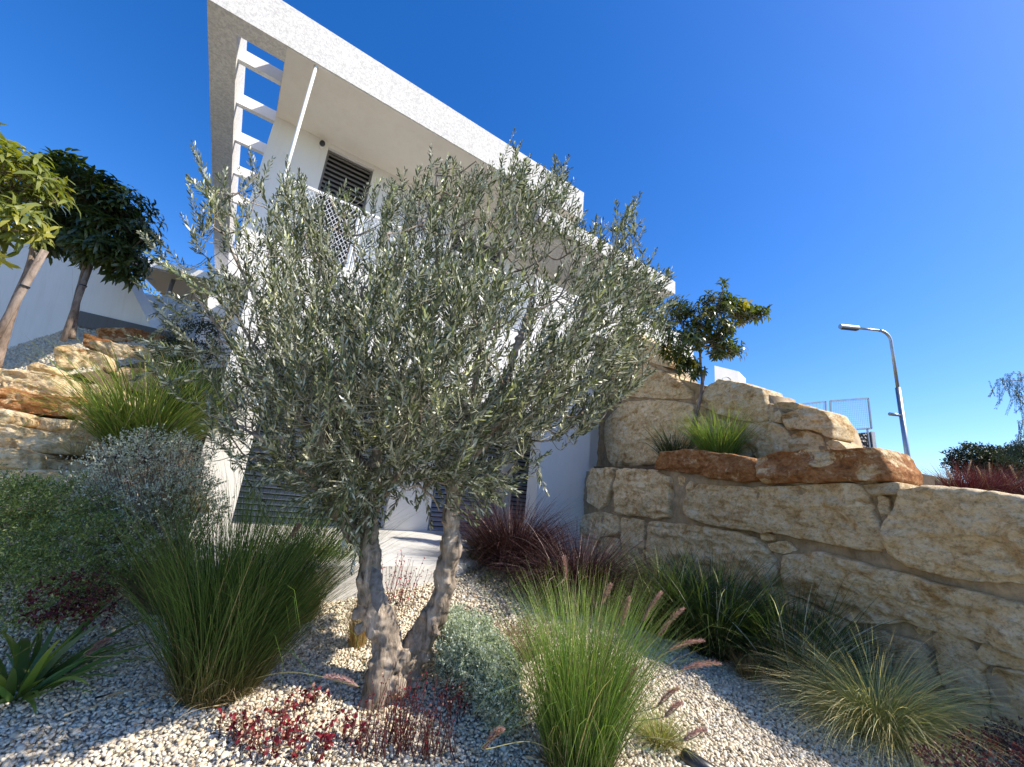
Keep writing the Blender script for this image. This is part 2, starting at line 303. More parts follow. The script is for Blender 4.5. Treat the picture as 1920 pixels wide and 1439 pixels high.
T1 = [
 ([(1109,879),(1152,877),(1147,907),(1137,947),(1121,956),(1102,939),(1100,907)], C_),
 ([(1158,879),(1218,883),(1258,897),(1257,936),(1254,968),(1224,972),(1158,963),(1152,920)], C_, {'bulge': .1}),
 ([(1143,939),(1151,939),(1149,960),(1141,957)], C_, {'bulge': .03}),
 ([(1246,849),(1292,845),(1372,852),(1412,861),(1419,880),(1419,901),(1390,903),(1337,896),(1284,886),(1234,879),(1239,862)], R_, {'bulge': .12, 'back': .42, 'off': -.01, 'sharp': .35}),
 ([(1427,862),(1468,848),(1562,845),(1642,843),(1654,856),(1670,883),(1666,901),(1590,902),(1441,907),(1430,890)], (.45, 1, .7), {'bulge': .12, 'back': .42, 'off': -.01, 'sharp': .35}),
 ([(1295,904),(1303,907),(1292,928),(1282,931)], C_, {'bulge': .03}), ([(1272,893),(1284,895),(1280,912),(1270,908)], C_, {'bulge': .03}),
 ([(1311,909),(1377,914),(1440,916),(1516,911),(1602,907),(1623,930),(1633,967),(1651,1004),(1651,1031),(1623,1031),(1547,1018),(1486,1006),(1390,994),(1337,984),(1298,973),(1286,952),(1292,931)], (-.3, 1.0, .5), {'bulge': .11}),
 ([(1648,936),(1663,940),(1665,961),(1656,982),(1651,961)], O_, {'bulge': .03}), ([(1616,910),(1681,906),(1684,926),(1636,930)], (.0, .8, .2), {'bulge': .03}),
 ([(1691,918),(1746,912),(1837,921),(1935,938),(2080,966),(2080,1125),(1935,1095),(1807,1088),(1709,1063),(1672,1040),(1662,1013),(1663,982),(1681,949),(1688,930)], (.06, 1, .15), {'bulge': .15}),
 ([(1092,965),(1130,962),(1160,970),(1160,1000),(1120,1012),(1080,1004)], C_), ([(1165,972),(1208,978),(1207,1080),(1165,1070)], C_),
 ([(1080,1012),(1160,1008),(1160,1075),(1080,1070)], C_),
 ([(1218,978),(1298,986),(1377,999),(1422,1012),(1451,1045),(1461,1071),(1451,1092),(1403,1112),(1298,1102),(1230,1092),(1212,1040)], (-.2, 1, .9), {'bulge': .1}),
 ([(1440,1021),(1472,1015),(1488,1031),(1467,1038),(1443,1031)], C_, {'bulge': .04}), ([(1430,1002),(1448,1004),(1447,1013),(1431,1011)], C_, {'bulge': .03}),
 ([(1474,1043),(1544,1036),(1623,1058),(1700,1082),(1807,1107),(1925,1134),(2070,1170),(2070,1290),(1925,1236),(1819,1195),(1764,1186),(1715,1171),(1611,1168),(1516,1125),(1480,1113),(1470,1070)], (-.03, .95, .35), {'bulge': .12}),
 ([(1400,1118),(1450,1098),(1500,1128),(1600,1172),(1615,1230),(1500,1215),(1400,1170)], C_, {'bulge': .06}),
 ([(1622,1179),(1729,1207),(1743,1224),(1760,1275),(1735,1312),(1661,1281),(1619,1234)], (.3, .8, .35), {'bulge': .1}),
 ([(1754,1191),(1813,1199),(1830,1222),(1847,1247),(1847,1266),(1847,1314),(1774,1297),(1768,1258),(1757,1224)], (.05, .9, .8)),
 ([(1717,1176),(1737,1179),(1741,1194),(1722,1190)], C_, {'bulge': .03}),
 ([(1855,1213),(1930,1232),(2040,1270),(2040,1300),(1930,1256),(1858,1246),(1847,1229)], (.05, .95, .2)),
 ([(1864,1254),(1940,1268),(2040,1310),(2040,1440),(1940,1392),(1860,1348),(1856,1299)], (-.1, .95, .55), {'bulge': .1}),
 ([(1745,1320),(1850,1322),(1862,1355),(1940,1400),(1990,1440),(1870,1430),(1770,1370)], (-.1, .85, .3)),
 ([(1235,1098),(1390,1118),(1395,1165),(1320,1160),(1235,1140)], C_),
]
build_wall('stone_retaining_wall', 'lower tier of huge cream limestone blocks and rust red cap stones in brown mortar, right of the gravel', P1, T1,
 [(1095,884),(1232,884),(1240,868),(1425,868),(1625,864),(1640,908),(1692,924),(1850,928),(2090,975)], [(1080,1090),(1240,1145),(1500,1235),(1700,1330),(1850,1420),(2085,1560)], .5)
T2 = [
 ([(1138,786),(1176,754),(1255,751),(1299,760),(1305,786),(1290,850),(1238,872),(1150,877),(1134,830)], (.0, .95, .2), {'bulge': .12}),
 ([(1136,690),(1197,676),(1261,706),(1296,731),(1300,749),(1243,748),(1173,744),(1132,748)], (.07, .9, .7), {'bulge': .1}),
 ([(1328,724),(1351,711),(1401,722),(1433,731),(1439,754),(1442,789),(1398,791),(1343,774),(1307,757)], (.1, .98, .4), {'bulge': .12}),
 ([(1398,797),(1430,791),(1462,794),(1483,824),(1483,856),(1451,860),(1419,860),(1401,824)], (-.2, 1, .1), {'bulge': .1}),
 ([(1310,778),(1393,798),(1412,858),(1300,858)], (0, .95, .3)),
 ([(1454,759),(1479,753),(1500,759),(1489,770),(1465,767)], (.1, .8, .3), {'bulge': .05}), ([(1443,761),(1452,762),(1468,778),(1465,794),(1443,789)], (0, .9, .3), {'bulge': .04}),
 ([(1500,766),(1535,768),(1552,774),(1560,794),(1562,822),(1552,820),(1546,813),(1514,805),(1479,805),(1470,780),(1490,772)], (-.05, 1, .5), {'bulge': .12}),
 ([(1481,818),(1514,808),(1541,821),(1546,852),(1487,856)], (-.3, .95, .3)), ([(1548,829),(1560,825),(1580,835),(1594,850),(1552,852)], (.1, .95, .3), {'bulge': .06}),
 ([(1128,640),(1190,625),(1240,650),(1255,690),(1200,674),(1132,684)], (.05, .95, .3), {'bulge': .1}),
]
build_wall('stone_retaining_wall', 'upper tier of pale yellow limestone boulders behind the small tree, set back above the rust red caps', P2, T2,
 [(1128,650),(1200,645),(1262,708),(1330,726),(1350,716),(1436,736),(1446,764),(1500,770),(1548,790),(1556,838),(1582,850)], [(1128,880),(1300,880),(1480,880),(1625,875)], .5)
def sheet(name, pts, mat, **k): b = MB(); b.add(pts, [list(range(len(pts)))]); return struct(name, b.mesh(name, mat, 0), **k)
# terrace soil between the tiers, land behind the walls
zt = .74
b = MB(); b.hexa([P1.pt(.1, .2, -.12), P1.pt(4.9, .2, -.12), P1.pt(4.9, .2, -.9), P1.pt(.1, .2, -.9), P1.pt(.1, zt, -.12), P1.pt(4.9, .60, -.12), P1.pt(4.9, .60, -.9), P1.pt(.1, zt, -.9)]); struct('terrace_soil', b.mesh('terrace_soil', M_soil, 0))
sheet('upper_land', [P1.pt(5.1, .3, -.3), P1.pt(9, .3, -.3), (60, -6, .3), (60, 60, .3), P1.pt(-6, .3, -10), P1.pt(-1, .3, -1.0), P1.pt(5.1, .3, -1.0)], M_land)
# ------------------------------------------------------------------ house
FZ, SZ = -.77, 6.12; D0, D1 = 6.13, 7.66
hs = Thing('modern_house', 'two storey white rendered modern house with a deep flat roof overhang, behind the olive tree', 'house', H(2, 7, FZ))
b = MB(); ul, uo, ur = -1.61, -.62, 5.37; zt_ = 6.83
vb0 = 13.5
b.hbox(ul, ur, D0, D0+.32, SZ, zt_)                      # front fascia beam
b.hbox(ul, ul+.36, D0+.32, 20, SZ, zt_)                 # left beam
b.hbox(uo, ur, D0+.32, vb0, SZ, zt_-.02)                 # roof slab
hs.mb('roof', b, M_fascia)
b = MB(); b.hbox(uo+.01, ur-.02, D0+.02, D1+.1, SZ-.012, SZ+.02); hs.mb('soffit', b, M_soffit)
for vv in (7.02, 8.0, 9.05, 10.2, 11.4):
    b = MB(); b.hbox(ul+.36, uo, vv, vv+.09, SZ+.14, SZ+.36); b.hbox(ul+.40, uo-.3, vv+.03, vv+.07, SZ+.125, SZ+.14); hs.mb('pergola_bar', b, M_white)
# walls of the upper floor, with window openings
def wall_open(u0, u1, v0, v1, z0, z1, ops):
    b = MB(); us = [u0]
    for (a, c, d, e) in ops:
        b.hbox(us[-1], a, v0, v1, z0, z1)
        if d > z0: b.hbox(a, c, v0, v1, z0, d)
        if e < z1: b.hbox(a, c, v0, v1, e, z1)
        us.append(c)
    b.hbox(us[-1], u1, v0, v1, z0, z1); return b
BF = 2.95                                                # balcony floor
b = wall_open(uo, 9.2, D1, D1+.25, BF, SZ-.012, [(.30, 1.16, BF+.15, SZ-.1), (2.95, 4.3, BF+.15, SZ-.55), (5.9, 6.9, 3.6, 5.3)]); hs.mb('upper_wall', b, M_wall)
b = MB(); b.hbox(uo, uo+.25, D1+.25, vb0, BF, SZ); b.hbox(-.75, -.5, D1+.25, vb0, FZ, BF); b.hbox(-.5, 9.2, vb0-.3, vb0-.05, FZ, SZ-.02); hs.mb('side_wall', b, M_wall)
def shutter(u0, u1, v, z0, z1, mat, pitch=.1, tilt=.035, fr=M_slat):
    f = MB(); w = .04
    f.hbox(u0, u0+w, v, v+.06, z0, z1); f.hbox(u1-w, u1, v, v+.06, z0, z1); f.hbox(u0+w, u1-w, v, v+.06, z1-w, z1)
    fo = hs.mb('window', f, fr); s = MB(); z = z0+.01
    while z < z1-w-.02:
        s.hexa([H(u0+w, v+.0, z), H(u1-w, v+.0, z), H(u1-w, v+tilt+.012, z+pitch*.6), H(u0+w, v+tilt+.012, z+pitch*.6), H(u0+w, v+.0, z+.012), H(u1-w, v+.0, z+.012), H(u1-w, v+tilt, z+pitch*.6+.012), H(u0+w, v+tilt, z+pitch*.6+.012)]); z += pitch
    hs.mb('shutter', s, mat, parent=fo); d = MB(); d.hbox(u0, u1, v+.1, v+.13, z0, z1); hs.mb('pane', d, M_dark, parent=fo)
shutter(.30, 1.16, D1+.08, BF+.15, SZ-.1, M_slat); shutter(2.95, 4.3, D1+.08, BF+.15, SZ-.55, M_slat); shutter(5.9, 6.9, D1+.08, 3.6, 5.3, M_slat)
b = MB(); b.hbox(-.22, 5.95, D0-.02, D1+.25, 2.6, BF); b.hbox(-.22, 5.95, D0-.02, D0+.25, 1.5, 2.6); hs.mb('balcony_slab_shade_beam', b, M_wall)  # real slab, plus an added front beam hung below it to shade the shutters
# ground floor
b = wall_open(-.75, 8.5, D1, D1+.25, FZ, 2.6, [(.15, 2.6, FZ+.02, 1.9), (3.42, 4.95, FZ+.02, 1.75), (5.22, 5.75, FZ+.02, 1.75)]); hs.mb('ground_wall', b, M_wall)
for (a, c) in ((-.22, .25),): b = MB(); b.hbox(a, c, D0, D0+.3, FZ-.4, 1.5); hs.mb('pillar', b, M_wall)
b = MB(); b.hbox(4.72, 5.95, D0, D0+.3, FZ-.4, 1.5); hs.mb('fin_wall', b, M_wall)
b = MB(); b.hbox(5.95, 9.5, D0+.45, D0+.7, FZ-.4, 4.5); b.hbox(5.95, 9.5, D0+.0, D0+.25, 3.55, 4.5); hs.mb('parapet', b, M_wall)
b = MB(); b.hbox(4.2, 8.73, D0, D1+1.2, 5.54, 5.9); hs.mb('lower_roof', b, M_fascia)
shutter(.15, 2.6, D1+.06, FZ+.02, 1.9, M_slatb, .085, .05, M_slatb); shutter(3.42, 4.95, D1+.06, FZ+.02, 1.75, M_slatb, .085, .05, M_slatb); shutter(5.22, 5.75, D1+.06, FZ+.02, 1.75, M_slatb, .085, .05, M_slatb)
b = MB(); b.tube([H(-.20, D0+.06, BF), H(-.20, D0+.06, SZ)], .024, 10); hs.mb('post', b, M_white, True)
# balcony railing: frames with diamond mesh
def railing(u0, u1, v, z0, z1):
    t = MB(); w = .035
    for (a, c) in ((H(u0, v, z0), H(u1, v, z0)), (H(u0, v, z1), H(u1, v, z1)), (H(u0, v, z0), H(u0, v, z1)), (H(u1, v, z0), H(u1, v, z1))): t.bar(a, c, w)
    fo = hs.mb('railing', t, M_white); g = MB(); p = .062; q = .055; h = z1-z0; L = u1-u0
    # expanded metal: two families of slanted strips
    k = -int(h/p)-1
    while k*p < L:
        for sgn in (1, -1):
            a = k*p; 
            pts = []
            for zz in (0, h):
                uu = a+zz*.62 if sgn > 0 else a+h*.62-zz*.62
                pts.append((uu, zz))
            (ua, za), (ub, zb) = pts
            def cl(u_, other):
                return min(max(u_, 0), L)
            if max(ua, ub) <= 0 or min(ua, ub) >= L: continue
            def clip(u1_, z1_, u2_, z2_):
                if u1_ < 0: z1_ += (0-u1_)/(u2_-u1_)*(z2_-z1_); u1_ = 0
                if u1_ > L: z1_ += (L-u1_)/(u2_-u1_)*(z2_-z1_); u1_ = L
                return u1_, z1_
            A_ = clip(ua, za, ub, zb); B_ = clip(ub, zb, ua, za)
            if abs(A_[0]-B_[0]) > .01: g.bar(H(u0+A_[0], v+sgn*.003, z0+A_[1]), H(u0+B_[0], v+sgn*.003, z0+B_[1]), .0085, .005)
        k += 1
    hs.mb('mesh_panel', g, M_white, parent=fo)
for a in (-.08, .93, 1.94, 2.95, 3.96): railing(a, a+.95, D0+.05, BF+.06, 4.05)
b = MB(); b.hbox(4.3, 5.95, D0+.0, D0+.12, BF, 4.25); hs.mb('balcony_parapet', b, M_wall)
b = MB()
# security camera and lamp under the soffit
P = H(.18, D1-.02, SZ-.17); sc_ = Thing('security_camera', 'small round white security camera with black lens, high on the wall beside the slatted window', 'camera', P)
b = MB(); b.tube([P+VV*.03, P-VV*.06], .045, 12); sc_.mb('housing', b, M_white, True); b = MB(); b.tube([P-VV*.06, P-VV*.12+np.array([0, 0, -.02])], [.05, .045], 12); sc_.mb('lens', b, M_black, True)
P = onz(826, 325, SZ-.03); lt = Thing('ceiling_light', 'round flat white lamp fixed on the soffit above the balcony', 'lamp', P)
b = MB(); b.tube([P+[0, 0, .02], P-[0, 0, .05]], .12, 20); lt.mb('lamp_body', b, M_white, True); b = MB(); b.tube([P-[0, 0, .045], P-[0, 0, .07]], [.10, .08], 20); lt.mb('diffuser', b, plain('grey_glass', (.5, .52, .55), .3), True)
# terrace slab in front of the garage doors
edge = [(560, 1040), (700, 1052), (780, 1062), (860, 1058), (930, 1046), (1010, 1035)]
E1 = [onz(*q, FZ) for q in edge]; vs_ = E1[2]@VV; pts = [H(-.3, D1, FZ), H(-.3, vs_+.6, FZ), H(.0, vs_, FZ)]+E1[2:]+[H(5.95, D0, FZ), H(5.95, D1, FZ)]
b = MB(); n_ = len(pts); b.add(np.vstack([pts, np.array(pts)-[0, 0, .5]]), [list(range(n_)), list(range(n_, 2*n_))[::-1]]+[[i, i+n_, (i+1) % n_+n_, (i+1) % n_] for i in range(n_)])
struct('terrace_slab', b.mesh('terrace_slab', M_conc, 0), label='pale concrete terrace slab')
# --------------------------------------------------------- left: boundary wall, neighbour, upper gravel, rock steps
def quadwall(px4, ths, mat, name, T, dirv=None):   # px4: [(x,y,Y)*4] bottom-left, bottom-right, top-right, top-left
    P = np.array([at(*q) for q in px4]); n_ = np.cross(P[1]-P[0], P[3]-P[0]); n_ /= np.linalg.norm(n_)
    if n_@P[0] < 0: n_ = -n_
    b = MB(); b.hexa(list(P[[0, 1]])+list((P+n_*ths)[[1, 0]])+list(P[[3, 2]])+list((P+n_*ths)[[2, 3]])); return T.mb(name, b, mat)
bw = Thing('boundary_wall', 'tall plain white boundary wall in shade behind the two staked trees', 'wall', at(130, 605, 9))
quadwall([(-60, 690, 8.6), (136, 625, 7.9), (136, 480, 7.9), (-60, 390, 8.6)], .2, M_wall, 'wall_panel', bw)
quadwall([(134, 600, 7.92), (290, 628, 7.0), (236, 520, 7.3), (134, 480, 7.92)], .2, M_wall, 'wall_panel', bw)
quadwall([(140, 610, 7.84), (330, 650, 6.74), (318, 622, 6.8), (150, 583, 7.8)], .2, M_plinth, 'plinth', bw)
cp = Thing('carport', 'neighbouring pale canopy with brown plank underside beyond the shaded wall on the left', 'carport', at(300, 600, 13))
M_plank, n, l, p = newmat('plank_ceiling'); g = n.new('ShaderNodeTexWave'); g.inputs['Scale'].default_value = 4; g.bands_direction = 'Y'; g.inputs['Distortion'].default_value = .6
gg = n.new('ShaderNodeNewGeometry'); l.new(gg.outputs['Position'], g.inputs['Vector']); c = ramp(n, l, g.outputs[1], [(.0, (.30, .24, .18)), (.8, (.42, .35, .27))]); l.new(c.outputs[0], p.inputs['Base Color'])
Pa, Pb = at(245, 478, 10.5), at(425, 528, 11.2); zz = Pa[2]
def flat(P, z): return np.array([P[0], P[1], z])
dback = np.array([-.35, 1, 0])*3.2
b = MB(); A_, B_ = flat(Pa, zz), flat(Pb, zz); b.hexa([A_-[0,0,.22], B_-[0,0,.22], B_+dback-[0,0,.22], A_+dback-[0,0,.22], A_, B_, B_+dback, A_+dback]); cp.mb('canopy', b, M_wall)
b = MB(); o = np.array([.1, .1, 0]); b.hexa([A_+o-[0,0,.26], B_+o-[0,0,.26], B_+dback-[0,0,.26], A_+dback-[0,0,.26], A_+o-[0,0,.222], B_+o-[0,0,.222], B_+dback-[0,0,.222], A_+dback-[0,0,.222]]); cp.mb('ceiling', b, M_plank)
b = MB(); C1, C2 = A_+dback*.98, B_+dback*.98; t_ = C2-C1
for (f0, f1, z0, z1) in ((0, 1, -3.5, -1.5), (0, .45, -1.5, -.25), (.62, .75, -1.5, -.25), (.9, 1, -1.5, -.25)): 
    p0, p1 = C1+t_*f0, C1+t_*f1; w_ = np.array([0, .2, 0]); b.hexa([p0+[0,0,z0], p1+[0,0,z0], p1+w_+[0,0,z0], p0+w_+[0,0,z0], p0+[0,0,z1], p1+[0,0,z1], p1+w_+[0,0,z1], p0+w_+[0,0,z1]])
cp.mb('back_wall', b, M_wall)
quadwall([(262, 650, 8.7), (404, 690, 8.3), (404, 572, 8.3), (236, 545, 8.7)], .15, M_wall, 'low_wall', cp)
b = MB(); P0 = at(327, 520, 11.3); b.tube([P0, P0-[0, 0, 2.6]], .055, 10); cp.mb('post', b, M_steel, True)
b = MB(); 
for k in range(16): q = A_+(B_-A_)*k/15.; b.bar(q, q+[0, 0, .12], .012)
b.bar(A_+[0, 0, .07], B_+[0, 0, .07], .012); cp.mb('roof_wire', b, M_steel)
# upper gravel slope on the left
US = [at(-80, 735, 3.9), at(150, 700, 4.9), at(330, 668, 6.2), at(345, 645, 6.75), at(140, 612, 8.0), at(-90, 690, 8.5)]
M_ugr = M_gbed
b = MB(); b.add(US, [[0, 1, 5], [1, 4, 5], [1, 2, 3], [1, 3, 4]]); struct('upper_gravel', b.mesh('upper_gravel', M_gbed, 0), label='grey gravel slope')
# rock steps on the left
LT = np.array([math.sin(1.22), math.cos(1.22), 0]); LN = np.array([LT[1], -LT[0], 0])
if LN[1] > 0: LN = -LN
st = Thing('rock_terrace', 'stacked cream and orange limestone slabs at the left edge, above the green shrub', 'rock wall', at(60, 900, 3.9))
LS = [ # px polygon, Y at px x=60, tint
 ([(-90, 905), (18, 897), (22, 960), (-90, 970)], 3.55, C_), ([(20, 884), (80, 880), (143, 885), (225, 892), (228, 950), (25, 958)], 3.6, C_),
 ([(-90, 843), (0, 841), (84, 853), (80, 885), (20, 892), (-90, 898)], 3.7, C_), ([(86, 862), (160, 866), (240, 874), (240, 892), (90, 886)], 3.75, (.1, .8, .3)),
 ([(-90, 790), (0, 793), (100, 812), (150, 822), (160, 850), (60, 850), (-90, 836)], 3.85, (-.1, 1, .2)), ([(-90, 760), (0, 767), (55, 786), (52, 800), (-90, 792)], 3.9, C_),
 ([(58, 784), (130, 790), (200, 800), (200, 830), (120, 815), (60, 800)], 4.0, (0, .9, .6)),
 ([(-90, 722), (0, 729), (90, 744), (143, 750), (145, 778), (90, 778), (0, 765), (-90, 758)], 4.1, (.5, .95, .2)), ([(146, 755), (230, 768), (230, 800), (146, 792)], 4.15, (.4, .8, .6)),
 ([(-90, 685), (0, 692), (70, 698), (128, 712), (140, 745), (60, 740), (-90, 722)], 4.3, (.28, 1, .9)), ([(130, 716), (220, 728), (230, 764), (142, 752)], 4.4, (.2, .85, .1)),
 ([(57, 688), (75, 681), (105, 690), (110, 703), (60, 701)], 4.6, C_), ([(110, 655), (135, 650), (200, 668), (215, 700), (108, 690)], 5.0, (.25, .9, .4)),
 ([(160, 628), (200, 635), (222, 650), (215, 664), (158, 650)], 5.6, (.5, .8, .2)), ([(165, 640), (260, 650), (300, 665), (300, 690), (210, 675)], 5.4, (.1, .9, .3)), ([(183, 617), (250, 618), (317, 632), (318, 650), (190, 640)], 6.4, (.4, .7, .3)),
 ([(225, 690), (330, 700), (330, 740), (225, 730)], 5.0, (.2, .8, .3))]
for k, (poly, Y, col) in enumerate(LS):
    pl = Plane(at(60, 750, Y)*[1, 1, 0], LT, LN); V, f, c = stone(poly, pl, col=col, seed=70+k*5, bulge=.09, back=.55); st.np('stone', V, pylist(f), M_stone, c)
# earth bank behind the rock steps
bk = np.array([at(-150, 735, 4.75), at(240, 760, 5.2), at(300, 800, 4.7), at(240, 960, 4.3), at(-150, 960, 3.9)]); b = MB(); b.add(np.vstack([bk, US, [at(430, 700, 6.2), at(430, 665, 6.5), at(430, 960, 5.4)]]), [[0, 1, 2, 3, 4], [5, 6, 1, 0], [6, 7, 11, 2, 1], [7, 8, 12, 11], [2, 11, 13, 3]]); struct('earth_bank', b.mesh('earth_bank', M_soil, 0))
# ------------------------------------------------------------------ pebbles
def ico():
    t = (1+5**.5)/2; v = np.array([(-1, t, 0), (1, t, 0), (-1, -t, 0), (1, -t, 0), (0, -1, t), (0, 1, t), (0, -1, -t), (0, 1, -t), (t, 0, -1), (t, 0, 1), (-t, 0, -1), (-t, 0, 1)], float); v /= np.linalg.norm(v[0])
    f = np.array([(0, 11, 5), (0, 5, 1), (0, 1, 7), (0, 7, 10), (0, 10, 11), (1, 5, 9), (5, 11, 4), (11, 10, 2), (10, 7, 6), (7, 1, 8), (3, 9, 4), (3, 4, 2), (3, 2, 6), (3, 6, 8), (3, 8, 9), (4, 9, 5), (2, 4, 11), (6, 2, 10), (8, 6, 7), (9, 8, 1)])
    return v, f
IV, IF = ico()
def pebbles(P, size, name, tone=1.0):
    n = len(P); a = rng.uniform(0, 2*math.pi, n); s = size*rng.lognormal(0, .24, n)
    ax = np.stack([s*rng.uniform(.8, 1.3, n), s*rng.uniform(.7, 1, n), s*rng.uniform(.5, .8, n)], 1)/2
    jit = 1+rng.uniform(-.16, .16, (n, 12, 1)); v = IV[None]*jit*ax[:, None]
    tl = rng.normal(0, .35, (n, 2)); v[..., 2] += v[..., 0]*tl[:, :1]+v[..., 1]*tl[:, 1:]
    c, s_ = np.cos(a)[:, None], np.sin(a)[:, None]; x = v[..., 0]*c-v[..., 1]*s_; y = v[..., 0]*s_+v[..., 1]*c
    V = np.stack([x, y, v[..., 2]], -1)+P[:, None]
    F = (IF[None]+12*np.arange(n)[:, None, None]).reshape(-1, 3)
    h = rng.random(n)[:, None]; base = np.array([.84, .70, .50])*(1-h)+np.array([.82, .76, .64])*h; br = rng.uniform(.62, 1.1, n)[:, None]; col = base*br*tone
    br2 = rng.random(n) < .05; col[br2] = np.array([.55, .42, .27])*rng.uniform(.7, 1.1, br2.sum())[:, None]
    return np_mesh(name, V.reshape(-1, 3), [F], M_peb, np.repeat(np.clip(col, 0, .85), 12, 0))
def jit(x0, x1, y0, y1, st):
    xs = np.arange(x0, x1, st); ys = np.arange(y0, y1, st); X, Y = np.meshgrid(xs, ys); X = X.ravel()+rng.uniform(-.5, .5, X.size)*st; Y = Y.ravel()+rng.uniform(-.5, .5, Y.size)*st; return X, Y
def inview(P, m=60):
    d = P@_F; px = CX+FP*(P@_R)/d; py = CY-FP*(P@_U)/d; return (d > .3) & (px > -m) & (px < 1920+m) & (py < 1439+m) & (py > -m)
Ps = []
for (y0, y1, st, dz) in ((1.7, 4.2, .0178, 0), (4.2, 7.2, .028, 0)):
    X, Y = jit(-5.2, 4.2, y0, y1, st); P = np.stack([X, Y, GZ(X, Y)+.004+rng.uniform(0, .012, len(X))], 1); wd = (P-WA)@WN
    P = P[inview(P) & (wd > .02)]; uvv = P@VV; 
    sl_ = (P@UU > -.7) & (P@VV > D1-.1); P = P[~sl_]; Ps.append(P)
n0 = len(Ps[0]); struct('gravel', pebbles(np.concatenate(Ps), np.concatenate([np.full(len(Ps[0]), .0235), np.full(len(Ps[1]), .034)]), 'gravel'), 'stuff', 'small cream white pebbles covering the planting bed', 'gravel')
# upper gravel pebbles
tri = [(US[0], US[1], US[5]), (US[1], US[4], US[5]), (US[1], US[2], US[3]), (US[1], US[3], US[4])]; Q = []
for (a_, b_, c_) in tri:
    ar = np.linalg.norm(np.cross(b_-a_, c_-a_))/2; k = int(ar/.0016); r1 = np.sqrt(rng.random(k))[:, None]; r2 = rng.random(k)[:, None]; Q.append(a_*(1-r1)+b_*(r1*(1-r2))+c_*(r1*r2))
Q = np.concatenate(Q); Q = Q[inview(Q)]; struct('gravel', pebbles(Q, np.full(len(Q), .045), 'gravel', .8), 'stuff', 'greyish gravel on the slope under the staked trees', 'gravel')
# ------------------------------------------------------------------ vegetation builders
def blades(base, az, th0, droop, L, W_, c0, c1, c2, seg=6, twist=None, r_=None):
    n = len(az); t = np.linspace(0, 1, seg+1); dt = 1/seg
    th = th0[:, None]+droop[:, None]*(t[None]**1.5); dx = np.sin(th)*dt*L[:, None]; dz = np.cos(th)*dt*L[:, None]
    X = np.concatenate([np.zeros((n, 1)), np.cumsum(dx[:, :-1], 1)], 1); Z = np.concatenate([np.zeros((n, 1)), np.cumsum(dz[:, :-1], 1)], 1)
    bend = rng.normal(0, .12, n)[:, None]*X
    ca, sa = np.cos(az)[:, None], np.sin(az)[:, None]
    P = np.stack([base[:, :1]+X*ca-bend*sa, base[:, 1:2]+X*sa+bend*ca, base[:, 2:3]+Z], -1)
    wa = az+math.pi/2+rng.normal(0, .7, n); wd = np.stack([np.cos(wa), np.sin(wa), rng.normal(0, .2, n)], 1)
    w = W_[:, None]*np.clip((1-t[None])**.6, .0, 1)*np.clip(.5+t*3, 0, 1)/2; w[:, -1] = W_*.04
    A_ = P-wd[:, None]*w[..., None]; B_ = P+wd[:, None]*w[..., None]; V = np.stack([A_, B_], 2).reshape(n, -1, 3); m_ = 2*(seg+1)
    q = np.array([[2*i, 2*i+1, 2*i+3, 2*i+2] for i in range(seg)]); F = (q[None]+m_*np.arange(n)[:, None, None]).reshape(-1, 4)
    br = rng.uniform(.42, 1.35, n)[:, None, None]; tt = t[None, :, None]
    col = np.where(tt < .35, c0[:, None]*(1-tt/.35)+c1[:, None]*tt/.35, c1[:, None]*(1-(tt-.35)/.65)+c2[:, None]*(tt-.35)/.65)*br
    return V.reshape(-1, 3), F, np.repeat(col, 2, 1).reshape(-1, 3)
G_GREEN = ((.20, .17, .06), (.13, .19, .035), (.20, .25, .06)); 
